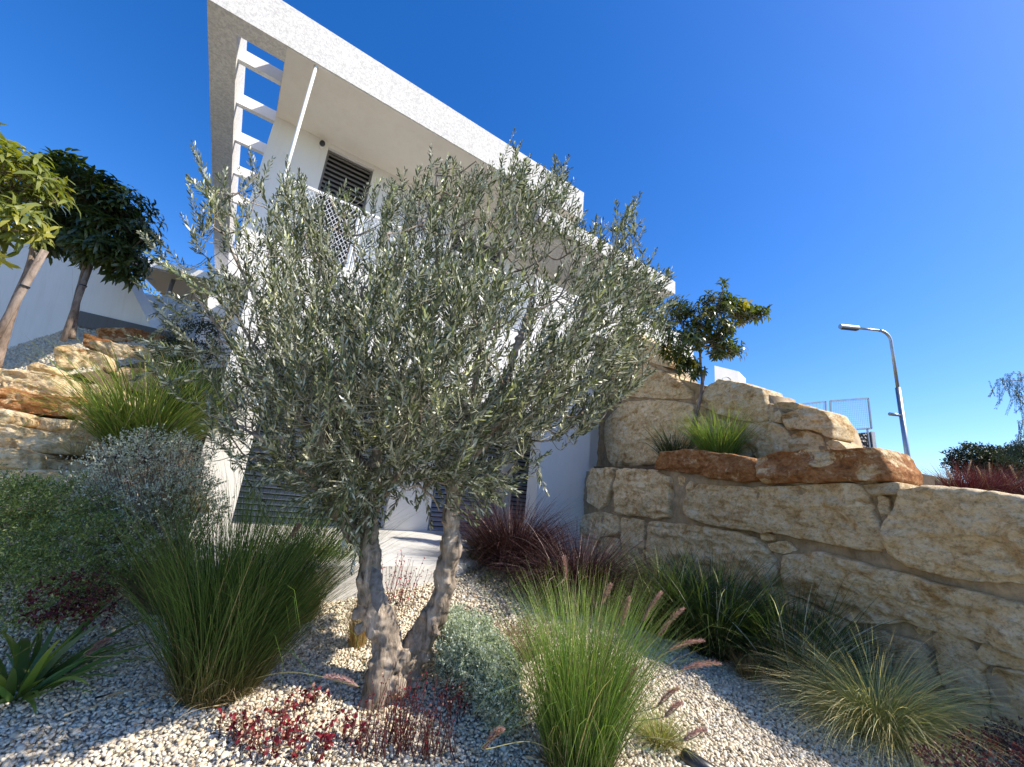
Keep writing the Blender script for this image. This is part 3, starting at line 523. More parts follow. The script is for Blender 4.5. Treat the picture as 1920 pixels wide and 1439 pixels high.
def tuft(name, label, cat, loc, n, L, rad, W_, cols, th=(.0, .55), droop=(.3, 1.3), dry=.08, group=None, mat=None, plumes=(), lean=(0, 0), seg=6, drycol=(.42, .32, .16), thpow=1.0, skirt=True):
    loc = np.array(loc, float); T = Thing(name, label, cat, loc, group); az = rng.uniform(0, 2*math.pi, n); r = rad*np.sqrt(rng.random(n))
    base = np.stack([loc[0]+r*np.cos(az), loc[1]+r*np.sin(az), np.full(n, loc[2]-.02)], 1); az2 = az+rng.normal(0, .85, n)
    th0 = th[0]+(th[1]-th[0])*(r/rad*.6+.4*rng.random(n))**thpow+rng.normal(0, .09, n); dr = rng.uniform(*droop, n)*(.5+.5*r/rad)+np.abs(rng.normal(0, .15, n)); kk = rng.random(n) < .06; dr[kk] += rng.uniform(.8, 2.2, kk.sum()); LL = L*rng.uniform(.45, 1.08, n)
    WW = W_*rng.uniform(.7, 1.2, n); cc = [np.tile(np.array(c, float), (n, 1)) for c in cols]; hue = rng.normal(0, .12, (n, 1)); 
    for k in range(3): cc[k] = cc[k]*(1+hue*np.array([1, .2, -.5]))
    d = rng.random(n) < dry; 
    for k in range(3): cc[k][d] = np.array(drycol)*(1, .8+.2*k, 1)[1]
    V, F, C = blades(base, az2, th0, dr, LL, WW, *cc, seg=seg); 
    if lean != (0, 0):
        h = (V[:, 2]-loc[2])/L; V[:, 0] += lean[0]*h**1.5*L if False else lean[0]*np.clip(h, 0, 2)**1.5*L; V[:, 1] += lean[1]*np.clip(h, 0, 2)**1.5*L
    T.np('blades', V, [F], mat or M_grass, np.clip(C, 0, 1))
    if n > 500 and skirt:
        k = int(n*.07); a3 = rng.uniform(0, 2*math.pi, k); r3 = rad*rng.uniform(.5, 1.15, k); b3 = np.stack([loc[0]+r3*np.cos(a3), loc[1]+r3*np.sin(a3), np.full(k, loc[2]-.005)], 1); sc3 = [np.tile(np.array(c), (k, 1)) for c in ((.26, .18, .09), (.42, .32, .17), (.52, .43, .27))]
        V, F, C = blades(b3, a3+rng.normal(0, .8, k), rng.uniform(.4, 1.3, k), rng.uniform(.3, 1.6, k), L*rng.uniform(.15, .42, k), W_*rng.uniform(.6, 1.1, k), *sc3, seg=5); V[:, 2] = np.maximum(V[:, 2], loc[2]+.012+.02*rng.random(len(V))); T.np('dead_straw', V, [F], M_dry, np.clip(C, 0, 1))
    for pl_ in plumes: plume(T, loc, *pl_)
    return T
M_plume = leafmat('plume', .8, .4, .2, (1, 1, 1), (1.1, .9, .8))
def plume(T, loc, A_, B_, rr=.018, col=(.42, .25, .22)):   # seed head from A to B with a stalk from the clump
    A_ = np.array(A_, float); B_ = np.array(B_, float); mid = (loc+A_)/2+np.array([0, 0, .08]); path = spline([loc, mid, A_, B_], 6); b = MB(); b.tube(path, .0022, 4)
    T.np('stalk', np.concatenate(b.v), pylist(b.f), M_dry, np.tile(np.array([.35, .33, .16]), (b.n, 1)))
    n = 420; t = rng.random(n); ax = B_-A_; L = np.linalg.norm(ax); ax /= L; side = rng.normal(0, 1, (n, 3)); side -= np.outer(side@ax, ax); side /= np.linalg.norm(side, axis=1)[:, None]
    sag = np.array([0, 0, -.015]); o = A_+np.outer(t*L, ax)+np.outer(4*t*(1-t), -sag); pr = rr*(np.sin(np.clip(t*.9+.08, 0, 1)*math.pi)**.5+.15); tip = o+side*pr[:, None]+ax*.014+rng.normal(0, .002, (n, 3)); w = np.cross(side, ax)*.0016
    V = np.stack([o-w, o+w, tip+w*.3, tip-w*.3], 1).reshape(-1, 3); F = np.arange(4*n).reshape(-1, 4); c = np.repeat(np.array(col)*rng.uniform(.6, 1.5, (n, 1)), 4, 0)
    T.np('plume', V, [F], M_plume, np.clip(c, 0, 1))
def leaves(P, D, Nn, L, W_, col, curl=.15, fold=.12):
    n = len(P); D = D/np.linalg.norm(D, axis=1)[:, None]; Sd = np.cross(D, Nn); Sd /= np.linalg.norm(Sd, axis=1)[:, None]+1e-9; Nn = np.cross(Sd, D); L = L[:, None]; W2 = W_[:, None]/2
    p = [P, P+D*L*.3-Sd*W2*.85+Nn*fold*W2, P+D*L*.3+Sd*W2*.85+Nn*fold*W2, P+D*L*.7-Sd*W2*.8-Nn*curl*L*.35+Nn*fold*W2, P+D*L*.7+Sd*W2*.8-Nn*curl*L*.35+Nn*fold*W2, P+D*L-Nn*curl*L]
    V = np.stack(p, 1).reshape(-1, 3); o = 6*np.arange(n)[:, None]
    tr = np.concatenate([o+[[0, 2, 1]], o+[[3, 4, 5]]]); q = o+[[1, 2, 4, 3]]
    return V, [tr, q], np.repeat(col, 6, 0)
def rdir(n): d = rng.normal(0, 1, (n, 3)); return d/np.linalg.norm(d, axis=1)[:, None]
def poly_in(poly, p):
    x, y = p; c = False; j = len(poly)-1
    for i in range(len(poly)):
        xi, yi = poly[i]; xj, yj = poly[j]
        if (yi > y) != (yj > y) and x < (xj-xi)*(y-yi)/(yj-yi)+xi: c = not c
        j = i
    return c
def edge_dist(poly, p):
    P = np.array(poly, float); Q = np.roll(P, -1, 0); d = Q-P; t = np.clip(((p-P)*d).sum(1)/(d*d).sum(1), 0, 1); return np.linalg.norm(P+d*t[:, None]-p, axis=1).min()
# ------------------------------------------------------------------ olive tree
nl_ = 2600; lx = rng.normal(-.3, 1.3, nl_); ly = np.abs(rng.normal(0, 1.3, nl_))+2.2; P = np.stack([lx, ly, GZ(lx, ly)+.022], 1); P = P[(P-WA)@WN > .05]; nl_ = len(P); D = rng.normal(0, 1, (nl_, 3))*[1, 1, .25]; c = np.array([.20, .16, .09])*rng.uniform(.5, 1.8, (nl_, 1)); V, F, C = leaves(P, D, rdir(nl_)*.4+[0, 0, 1], rng.uniform(.02, .05, nl_), rng.uniform(.006, .012, nl_), c)
struct('leaf_litter', np_mesh('leaf_litter', V, F, M_dry, C), 'stuff', 'fallen dry olive leaves scattered on the pebbles', 'leaf litter')
OB = gp(712, 1318); ol = Thing('olive_tree', 'large silvery green olive tree with a gnarled forked trunk growing from the pebbles', 'tree', OB)
def stem(pts):   # (px,py,Y,r)
    P = np.array([at(a, b_, c) for a, b_, c, _ in pts]); s_ = spline(P, 6); r = .77*np.interp(np.linspace(0, 1, len(s_)), np.linspace(0, 1, len(pts)), [q[3] for q in pts]); return s_, r
Yb = float(OB[1])
L_stem = stem([(705, 1345, Yb, .15), (712, 1300, Yb, .135), (722, 1250, Yb+.02, .12), (728, 1205, Yb+.04, .115), (712, 1160, Yb+.04, .12), (698, 1120, Yb+.02, .105), (692, 1060, Yb, .09), (690, 1005, Yb, .078), (692, 950, Yb+.02, .068), (702, 870, Yb+.1, .055), (722, 770, Yb+.2, .045), (735, 660, Yb+.3, .03), (740, 560, Yb+.35, .018)])
R_stem = stem([(738, 1320, Yb+.08, .12), (752, 1275, Yb+.1, .12), (775, 1225, Yb+.12, .12), (803, 1180, Yb+.12, .115), (822, 1130, Yb+.1, .095), (836, 1075, Yb+.08, .088), (848, 1010, Yb+.06, .08), (848, 950, Yb+.05, .074), (866, 880, Yb+.05, .07), (900, 815, Yb+.1, .062), (935, 750, Yb+.15, .055), (955, 690, Yb+.2, .042), (985, 600, Yb+.25, .028), (1010, 500, Yb+.3, .015)])
L2 = stem([(690, 1030, Yb, .06), (660, 995, Yb-.02, .058), (630, 955, Yb-.05, .055), (612, 880, Yb-.08, .048), (606, 800, Yb-.1, .042), (580, 700, Yb-.15, .028), (540, 590, Yb-.2, .018)])
tb = MB()
for (s_, r) in (L_stem, R_stem, L2): k = len(s_) ; tb.tube(s_, r, 22, .16, 4, True, 5)
def blob(px, py, Y, r, sq=(1, 1, 1)):
    V, F = IV, IF; tb.add(at(px, py, Y)+V*r*.72*np.array(sq), F.tolist())
for q in ((668, 1150, Yb-.02, .055), (672, 1180, Yb, .06), (818, 1185, Yb+.0, .06), (830, 1195, Yb+.05, .05), (742, 1290, Yb-.02, .10), (780, 1275, Yb+.1, .08), (735, 1250, Yb-.04, .07), (755, 1230, Yb, .075), (700, 1335, Yb-.06, .08), (695, 1245, Yb-.05, .045), (800, 1235, Yb+.12, .07), (845, 1100, Yb, .03), (822, 1098, Yb-.02, .02)): blob(*q)
to = ol.mb('trunk', tb, M_bark, True)
rm = to.modifiers.new('fuse', 'REMESH'); rm.mode = 'VOXEL'; rm.voxel_size = .011; rm.use_smooth_shade = True
sm = to.modifiers.new('smooth', 'SMOOTH'); sm.iterations = 5; sm.factor = .6
tx = bpy.data.textures.new('bark_relief', 'CLOUDS'); tx.noise_scale = .09; tx.noise_depth = 4; dm = to.modifiers.new('relief', 'DISPLACE'); dm.texture = tx; dm.strength = .07; dm.mid_level = .5
tx2 = bpy.data.textures.new('bark_fine', 'MUSGRAVE') if False else bpy.data.textures.new('bark_fine', 'CLOUDS'); tx2.noise_scale = .03; dm2 = to.modifiers.new('fine', 'DISPLACE'); dm2.texture = tx2; dm2.strength = .02
# dark hollow on the left stem with grey dead wood
b = MB(); hp = [(697, 1062), (712, 1070), (719, 1100), (717, 1130), (708, 1150), (698, 1135), (692, 1100)]
c0 = at(706, 1105, Yb-.105); hv = np.array([at(x, y, Yb-.085) for x, y in hp]); b.add(np.vstack([hv, [c0]]), [[i, (i+1) % 7, 7] for i in range(7)]); M_hol = plain('grey_dead_wood', (.12, .12, .125), .6, 0, .5, 30, .8); ol.mb('hollow', b, M_hol, True)
CR = [(400, 560), (395, 450), (380, 380), (400, 340), (430, 340), (470, 300), (540, 330), (600, 360), (680, 350), (740, 340), (800, 310), (860, 300), (930, 300), (968, 255), (1000, 330), (1050, 300), (1080, 400), (1130, 430), (1185, 385), (1200, 470), (1245, 530), (1250, 600), (1235, 680), (1195, 730), (1150, 760), (1110, 800), (1040, 840), (985, 890), (930, 930), (880, 960), (800, 965), (740, 955), (690, 985), (640, 960), (590, 950), (520, 915), (450, 880), (400, 830), (380, 780), (400, 740), (395, 690), (370, 640), (385, 600)]
nodes = []; nodr = []
for (s_, r) in (L_stem, R_stem, L2):
    k = int(len(s_)*.6); nodes += list(s_[k:]); nodr += list(r[k:])
bt = MB()
def limb(a, ctrl, r0, r1):
    s_ = spline([a]+ctrl, 5); bt.tube(s_, np.linspace(r0, r1, len(s_)), 7, .1, 8, False); nodes.extend(list(s_[3:])); nodr.extend(list(np.linspace(r0, r1, len(s_))[3:]))
J = lambda *q: at(*q)
limb(R_stem[0][-26], [J(1000, 740, 3.1), J(1060, 650, 3.0), J(1110, 560, 2.95), J(1150, 480, 3.0)], .035, .012)
limb(R_stem[0][-20], [J(1010, 700, 3.5), J(1080, 640, 3.7), J(1160, 600, 3.8)], .03, .01)
limb(R_stem[0][-20], [J(900, 640, 3.5), J(880, 520, 3.6), J(870, 400, 3.6)], .03, .01)
limb(R_stem[0][-28], [J(890, 730, 2.85), J(910, 620, 2.7), J(960, 500, 2.65)], .028, .01)
limb(R_stem[0][-30], [J(960, 800, 2.9), J(1030, 760, 2.8), J(1100, 720, 2.8)], .02, .008)
limb(L_stem[0][-22], [J(640, 800, 3.3), J(560, 720, 3.5), J(470, 640, 3.6), J(420, 520, 3.6)], .032, .01)
limb(L_stem[0][-16], [J(660, 620, 3.4), J(600, 500, 3.5), J(560, 420, 3.5)], .025, .01)
limb(L_stem[0][-14], [J(790, 600, 3.1), J(820, 480, 3.0), J(800, 380, 3.0)], .025, .01)
limb(L2[0][-16], [J(560, 780, 2.8), J(480, 700, 2.7), J(400, 600, 2.7), J(340, 510, 2.7)], .028, .008)
limb(L2[0][-18], [J(640, 780, 2.7), J(660, 660, 2.55), J(680, 540, 2.5)], .025, .01)
limb(L2[0][-26], [J(560, 880, 2.8), J(500, 830, 2.65), J(430, 790, 2.6)], .018, .007)
limb(L_stem[0][-28], [J(740, 900, 2.8), J(780, 840, 2.6), J(790, 760, 2.5)], .018, .008)
limb(L2[0][-10], [J(480, 560, 3.0), J(420, 440, 3.0), J(385, 350, 3.0)], .015, .006)
nd = np.array(nodes)
def conn(p, r0, r1, n=5, b_=bt, sides=5, up=.12):
    global nd
    i = np.argmin(np.linalg.norm(nd-p-[0, 0, -.12], axis=1)); a = nd[i]; mid = (a+p)/2+np.array([0, 0, -up*np.linalg.norm(p-a)])+rng.normal(0, .02, 3); s_ = spline([a, mid, p], n); b_.tube(s_, np.linspace(r0, r1, len(s_)), sides, 0, 0, False); return s_
tips = []; 
while len(tips) < 330:
    q = (rng.uniform(240, 1260), rng.uniform(250, 990))
    if not poly_in(CR, q): continue
    e = edge_dist(CR, np.array(q)); half = .18+1.0*min(1, e/260)**.7; Y = 3.1+rng.uniform(-1, 1)*half*(.9 if q[1] > 700 else 1)
    tips.append(at(q[0], q[1], max(2.15, Y)))
ctr = at(800, 850, 3.1)
for p in sorted(tips, key=lambda p_: np.linalg.norm(p_-ctr)):
    s_ = conn(p, .0085, .0045); nd = np.vstack([nd, s_[4:]])
# leafy shoots
LP, LD, LNn, LL, LW, LC = [], [], [], [], [], []
tw = MB()
nsh = 3400; cnt = 0
extra = [((300, 560), (262, 520)), ((360, 560), (300, 600)), ((380, 450), (352, 420)), ((375, 400), (355, 345)), ((330, 480), (290, 430)), ((380, 700), (310, 720)), ((300, 690), (250, 700)), ((350, 640), (290, 600)), ((340, 600), (275, 640)), ((968, 330), (970, 262)), ((1048, 350), (1052, 292)), ((1183, 440), (1183, 378)), ((375, 330), (362, 278)), ((385, 360), (352, 338)), ((300, 470), (256, 425)), ((470, 330), (470, 285)), ((800, 350), (800, 300)), ((835, 350), (838, 300)), ((280, 640), (212, 622)), ((310, 690), (240, 640)), ((330, 630), (262, 560)), ((680, 960), (688, 1060)), ((640, 950), (660, 1040)), ((400, 800), (376, 790)), ((1000, 880), (1006, 915)), ((480, 900), (500, 960)), ((360, 520), (300, 480)), ((420, 600), (330, 560)), ((360, 660), (285, 650))]
shoots = []
for k in range(nsh):
    while True:
        q = np.array((rng.uniform(240, 1260), rng.uniform(255, 985)))
        if poly_in(CR, q): break
    e = edge_dist(CR, q)
    if vnoise(np.array([[q[0]/95., q[1]/95., 3.3]]), 11)[0] < -.32 and rng.random() < .75: continue
    if q[0] < 580 and q[1] > 790 and rng.random() < .5: continue
    if q[1] < 520 and rng.random() < .33: continue
    if q[0] < 520 and q[1] < 700 and rng.random() < .45: continue
    if q[0] < 490 and 560 < q[1] < 880 and rng.random() < .5: continue
    half = .15+1.2*min(1, e/260)**.7; Y = max(1.95, 3.05-.3*min(1, max(0, (700-q[0])/400))+rng.uniform(-1, 1)*half); p = at(q[0], q[1], Y)
    out = p-at(790, 820, 3.1); out /= np.linalg.norm(out)+1e-6
    low = max(0, (q[1]-800)/150)
    d = out*.75+np.array([.12, 0, .95-1.1*low])+rng.normal(0, .38, 3); d /= np.linalg.norm(d); L = rng.uniform(.16, .42)*(1 if e > 50 else .8); shoots.append((p-d*L*.5, d, L))
for (a_, c_) in extra:
    for rep_ in range(1 if a_[0] < 340 else 2):
        Y = rng.uniform(2.7, 3.4); A_ = at(*a_, Y)+rng.normal(0, .03, 3); B_ = at(*c_, Y+rng.uniform(-.05, .05))+rng.normal(0, .02, 3); L = np.linalg.norm(B_-A_); shoots.append((A_-(B_-A_)*.8, (B_-A_)/L, L*1.8))
ol_dark, ol_mid, ol_sil = np.array([.04, .052, .024]), np.array([.14, .16, .08]), np.array([.54, .55, .43])
for (p, d, L) in shoots:
    i = np.argmin(np.linalg.norm(nd-p, axis=1)); a = nd[i]; e2 = p+d*L+np.array([0, 0, -.02]); 
    side = np.cross(d, [0, 0, 1.]); side /= np.linalg.norm(side)+1e-6; bend = rng.normal(0, .05)*L*3
    path = spline([a, p, p+d*L*.5+side*bend*.5, e2+side*bend], 3); tw.tube(path, np.linspace(.0035, .0014, len(path)), 3, 0, 0, False)
    m_ = int(L/.0165); t = np.linspace(.02, 1, m_); pts = p+np.outer(t*L, d)+np.outer(t*t, side*bend); up2 = np.cross(side, d)
    for j in range(2):
        ph = (np.arange(m_) % 2)*math.pi/2+rng.normal(0, .3, m_)+rng.uniform(0, .5)+j*math.pi
        rad_ = np.outer(np.cos(ph), side)+np.outer(np.sin(ph), up2); op = rng.uniform(.7, 1.5, m_)[:, None]*(1.15-.6*t[:, None]); D = d*1.0+rad_*op+np.array([0, 0, -.08]); LP.append(pts); LD.append(D); LNn.append(np.cross(np.cross(D, d), D)*-1+rng.normal(0, .25, (m_, 3)))
        LL.append(rng.uniform(.028, .07, m_)*(1-.45*np.clip(t-.75, 0, 1)*3)); LW.append(rng.uniform(.0095, .0155, m_))
        h = rng.random(m_)[:, None]; c = np.where(h < .45, ol_dark+(ol_mid-ol_dark)*h/.45, np.where(h < .66, ol_mid, ol_sil*rng.uniform(.7, 1.15, (m_, 1)))); LC.append(c*rng.uniform(.8, 1.2, (m_, 1))*(np.array([1.1, 1.12, .7]) if rng.random() < .2 else 1))
V, F, C = leaves(np.concatenate(LP), np.concatenate(LD), np.concatenate(LNn), np.concatenate(LL), np.concatenate(LW), np.concatenate(LC), .08, .25)
print('olive leaves', len(V)//6)
ol.np('crown', V, F, M_leaf, C); ol.mb('branches', bt, M_bark, True)
M_twig = plain('olive_twig', (.30, .29, .20), .8, 0, .2); ol.mb('twigs', tw, M_twig, True)
# ------------------------------------------------------------------ broad leaved trees
def broadtree(name, label, base, trunk, crown, ncl, leafL, cols, group=None, stake=None, r0=.05, nl=9, droopy=.55, Ws=.26):
    T = Thing(name, label, 'tree', base, group); b = MB(); s_ = spline(trunk, 6); b.tube(s_, np.linspace(r0, r0*.45, len(s_)), 10, .1, 3); top = s_[-1]
    P_ = []
    nodes_ = list(s_[len(s_)*2//3:])
    for (c, r) in crown:
        c = np.array(c); r = np.array(r); k = int(ncl*np.prod(r)**(2/3)/sum(np.prod(np.array(q[1]))**(2/3) for q in crown))
        dd = rdir(k); rr = rng.uniform(.3, 1.2, k)**.5; P_.append(c+dd*r*rr[:, None]*(1+.18*vnoise(dd*2.3+c, 4)[:, None]))
        bb = spline([top, (top+c)/2+rng.normal(0, .05, 3), c], 5); b.tube(bb, np.linspace(r0*.45, r0*.2, len(bb)), 7); nodes_ += list(bb)
    P_ = np.concatenate(P_); N_ = np.array(nodes_); cen = np.mean([q[0] for q in crown], axis=0); LPs, LDs, LNs, Ls, Ws_, Cs = [], [], [], [], [], []
    for p in P_:
        i = np.argmin(np.linalg.norm(N_-p, axis=1)); 
        if rng.random() < .55: ss = spline([N_[i], (N_[i]+p)/2-[0, 0, .04], p], 3); b.tube(ss, np.linspace(.008, .004, len(ss)), 4, 0, 0, False)
        out = p-cen; out /= np.linalg.norm(out)+1e-6; ax = out*.6+np.array([0, 0, .6])+rng.normal(0, .2, 3); ax /= np.linalg.norm(ax)
        a = rng.uniform(0, 6.3)+np.arange(nl)*2.4; x = np.cross(ax, [.3, .2, 1]); x /= np.linalg.norm(x); y = np.cross(ax, x); rd = np.outer(np.cos(a), x)+np.outer(np.sin(a), y)
        el = rng.uniform(.1, 1.0, nl)[:, None]; D = rd+ax*el*.8+np.array([0, 0, -droopy])*(1-el*.5); LPs.append(p+rng.normal(0, .012, (nl, 3))+ax*np.linspace(-.06, .05, nl)[:, None]); LDs.append(D); LNs.append(np.tile(ax, (nl, 1))+rd*.4+np.array([0, 0, .4]))
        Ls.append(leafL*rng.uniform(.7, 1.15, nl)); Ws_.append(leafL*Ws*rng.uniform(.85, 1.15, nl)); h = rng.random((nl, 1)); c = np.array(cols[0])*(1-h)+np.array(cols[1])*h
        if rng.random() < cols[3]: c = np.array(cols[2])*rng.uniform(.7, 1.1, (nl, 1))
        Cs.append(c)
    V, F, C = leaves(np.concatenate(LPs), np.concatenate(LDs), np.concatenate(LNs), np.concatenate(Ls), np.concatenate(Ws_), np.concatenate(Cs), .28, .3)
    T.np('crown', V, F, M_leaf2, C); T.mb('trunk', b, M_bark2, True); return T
def stakething(label, a, c, r=.03):
    t = Thing('tree_stake', label, 'stake', a, 'wooden stakes tied to the young trees'); b = MB(); b.tube([a, (a+c)/2, c], r, 9, .06); t.mb('pole', b, M_stake, True)
    b = MB(); m_ = a+(c-a)*.68; b.tube([m_-(c-a)*.006, m_+(c-a)*.006], r*1.25, 10); t.mb('tie', b, M_black)
A1 = at(-20, 690, 4.3); broadtree('broadleaf_tree', 'sunlit yellow green tree cut by the left edge, in front of the dark tree', A1, [at(-10, 690, 4.3), at(20, 590, 4.25), at(55, 500, 4.2), at(66, 440, 4.2)],
 [(at(20, 330, 4.1), (.42, .4, .34)), (at(-70, 400, 4.1), (.5, .4, .45)), (at(45, 420, 4.0), (.2, .2, .16)), (at(-60, 280, 4.2), (.4, .4, .3))], 230, .19, ((.12, .15, .03), (.22, .24, .05), (.34, .33, .06), .3), r0=.05)
stakething('reddish wooden stake leaning under the sunlit yellow green tree', at(-40, 690, 4.2), at(84, 470, 4.15), .034)
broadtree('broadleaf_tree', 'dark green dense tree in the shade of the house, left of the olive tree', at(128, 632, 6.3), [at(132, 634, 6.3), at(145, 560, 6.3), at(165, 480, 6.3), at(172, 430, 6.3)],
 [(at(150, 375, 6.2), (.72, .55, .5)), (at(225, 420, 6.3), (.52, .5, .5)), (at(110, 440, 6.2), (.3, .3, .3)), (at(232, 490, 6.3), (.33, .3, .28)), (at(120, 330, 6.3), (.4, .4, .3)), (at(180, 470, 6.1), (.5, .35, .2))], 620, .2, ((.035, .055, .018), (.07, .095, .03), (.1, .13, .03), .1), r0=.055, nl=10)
stakething('grey wooden stake under the dark dense tree by the white wall', at(118, 640, 6.2), at(172, 490, 6.2), .04)
# small tree on the right terrace
tbz = P2.hit(1318, 790)+WN*.22
broadtree('young_tree', 'young dark green tree standing on the stone terrace among grasses', tbz-[0, 0, .2], [tbz-[0, 0, .2], at(1316, 730, tbz[1]), at(1314, 690, tbz[1]), at(1312, 650, tbz[1])],
 [(at(1330, 610, tbz[1]), (.40, .4, .28)), (at(1275, 650, tbz[1]-.1), (.32, .34, .24)), (at(1272, 580, tbz[1]), (.22, .24, .17)), (at(1392, 585, tbz[1]+.1), (.32, .24, .12)), (at(1345, 570, tbz[1]), (.26, .24, .15)), (at(1357, 535, tbz[1]), (.04, .04, .12)), (at(1425, 588, tbz[1]), (.12, .1, .07)), (at(1362, 655, tbz[1]), (.24, .2, .16)), (at(1290, 690, tbz[1]), (.24, .2, .13)), (at(1246, 600, tbz[1]), (.16, .14, .2))],
 430, .125, ((.045, .065, .022), (.10, .13, .04), (.36, .30, .05), .10), r0=.032, nl=9, droopy=.5, Ws=.28)
stakething('thin pinkish cane behind the trunk of the young terrace tree', tbz+[.03, .03, -.2], at(1322, 700, tbz[1]+.03), .014)
# ------------------------------------------------------------------ grasses and shrubs
def cl(n, cols=G_GREEN): return cols
def gT(px, py): return gp(px, py)
p = gT(345, 1335)
def plumes_at(lst, Y, rr=.016, col=(.42, .25, .22)): return [(at(a, b_, Y+dy), at(c, d_, Y+dy), rr, col) for a, b_, c, d_, dy in lst]
BIG = ((.19, .16, .05), (.055, .11, .018), (.11, .18, .035))
tuft('fountain_tussock', 'big dark green fountain grass clump left of the olive trunk', 'ornamental grass', gxy(-1.56, 2.95), 3800, 1.42, .2, .0044, BIG, (.0, .56), (.15, 1.0), .04, 'fountain grass clumps',
 plumes=plumes_at([(413, 1120, 419, 1098, 0), (489, 1128, 491, 1105, 0), (545, 1010, 562, 985, .0), (160, 1230, 205, 1200, 0), (672, 1288, 610, 1270, -.1)], 2.75, .018, (.45, .30, .28)), lean=(.06, .1), thpow=1.2)
tuft('fountain_tussock', 'bright green fountain grass with pink plumes at the bottom, right of the olive trunk', 'ornamental grass', gxy(.55, 2.62), 2500, 1.0, .15, .0042, ((.13, .15, .03), (.12, .21, .03), (.26, .36, .08)), (.0, .42), (.1, .9), .06, 'fountain grass clumps',
 plumes=plumes_at([(1063, 1090, 1058, 1045, .1), (1127, 1135, 1146, 1098, .1), (1165, 1175, 1181, 1122, .1), (1205, 1165, 1240, 1112, .1), (1232, 1195, 1282, 1142, .2), (1252, 1222, 1318, 1202, .1), (1275, 1258, 1350, 1245, .1), (1168, 1300, 1194, 1254, -.1), (1232, 1325, 1270, 1292, -.1), (1245, 1345, 1278, 1320, -.15), (1280, 1390, 1322, 1370, -.2), (905, 1405, 942, 1370, -.3)], 2.6, .017, (.44, .30, .27)), lean=(.06, .12), thpow=1.2)
tuft('feather_tussock', 'low yellow green feather grass mound drooping over pebbles at the foot of the stone wall', 'ornamental grass', gp(1650, 1380), 5200, .84, .12, .0036, ((.55, .55, .12), (.56, .56, .16), (.80, .72, .45)), (.1, 1.15), (.6, 1.5), .25, drycol=(.62, .52, .32), lean=(0, -.1), thpow=.8, seg=8)
tuft('feather_tussock', 'wispy olive yellow grass tuft between the big dark clump and the olive trunk', 'ornamental grass', gp(560, 1165), 900, .62, .1, .0035, ((.35, .24, .08), (.28, .26, .07), (.32, .30, .10)), (.02, .5), (.2, .9), .3)
tuft('flax_tussock', 'arching bright green grass clump behind the big dark clump, left of the trunk', 'ornamental grass', gp(575, 1085), 900, .85, .2, .009, ((.12, .16, .04), (.14, .22, .05), (.22, .30, .08)), (.05, .7), (.4, 1.4), .04)
tuft('dry_tussock', 'orange straw coloured dry grass tuft touching the left side of the olive trunk', 'ornamental grass', gp(668, 1215), 420, .42, .05, .003, ((.50, .30, .10), (.46, .27, .09), (.50, .34, .15)), (.0, .25), (.1, .6), .5)
tuft('yellow_green_tussock', 'broad yellow green grass clump lit by sun above the rock terrace at left', 'ornamental grass', at(262, 850, 4.0), 1100, 1.12, .2, .012, ((.17, .20, .04), (.22, .29, .045), (.34, .40, .09)), (.0, .9), (.3, 1.3), .06, thpow=.9)
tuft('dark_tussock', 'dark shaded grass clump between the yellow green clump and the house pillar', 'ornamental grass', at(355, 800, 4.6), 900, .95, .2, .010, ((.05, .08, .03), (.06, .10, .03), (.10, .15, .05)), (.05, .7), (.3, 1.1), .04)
tuft('straw_tussock', 'thin straw coloured curled grass hanging over the pale rock slab at left', 'ornamental grass', at(150, 850, 3.75), 220, .42, .06, .003, ((.42, .34, .18), (.46, .38, .2), (.5, .42, .25)), (.3, 1.2), (.6, 1.8), .3)
# red fountain grasses
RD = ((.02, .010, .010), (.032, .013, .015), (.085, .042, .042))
tuft('red_fountain_tussock', 'dark burgundy grass mound in front of the narrow grey door', 'ornamental grass', gxy(.22, 5.6), 4200, 1.15, .25, .007, RD, (.0, 1.0), (.5, 1.5), .02, 'dark red grass mounds', M_burg, drycol=(.35, .24, .2), thpow=.8)
tuft('red_fountain_tussock', 'dark burgundy grass mound with pale curled blades against the stone wall', 'ornamental grass', gxy(.93, 4.85), 4200, 1.05, .25, .007, RD, (.0, 1.05), (.6, 1.7), .05, 'dark red grass mounds', M_burg, drycol=(.45, .34, .3), thpow=.8)
tuft('small_green_tussock', 'small soft green tuft left of the burgundy mounds by the slab edge', 'ornamental grass', gxy(-.12, 5.6), 900, .55, .1, .004, ((.10, .11, .04), (.10, .14, .04), (.15, .18, .06)), (.05, .9), (.4, 1.2), .1)
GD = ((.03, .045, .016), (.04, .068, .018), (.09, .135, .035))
tuft('lily_turf', 'dark green strappy grass clump below the cream blocks, right of the burgundy mounds', 'ornamental grass', gxy(1.82, 4.75), 1100, .98, .25, .011, GD, (.05, .75), (.3, 1.3), .04, 'dark green strappy clumps', drycol=(.6, .6, .5))
tuft('lily_turf', 'dark green strappy grass clump in the middle of the stone wall foot', 'ornamental grass', gxy(2.12, 4.35), 1300, 1.08, .22, .011, GD, (.05, .8), (.3, 1.3), .04, 'dark green strappy clumps', drycol=(.6, .6, .5))
tuft('lily_turf', 'dark green strappy grass clump just behind the yellow feather grass', 'ornamental grass', gxy(2.55, 3.85), 1100, .95, .18, .010, GD, (.05, .85), (.3, 1.3), .06, 'dark green strappy clumps', drycol=(.6, .6, .5))
tuft('straw_tussock', 'small brownish dry tuft at the edge of the shaded gravel, left of the feather grass', 'ornamental grass', gp(1405, 1275), 420, .32, .06, .003, ((.22, .16, .07), (.22, .16, .07), (.26, .2, .1)), (.05, .7), (.2, .8), .3)
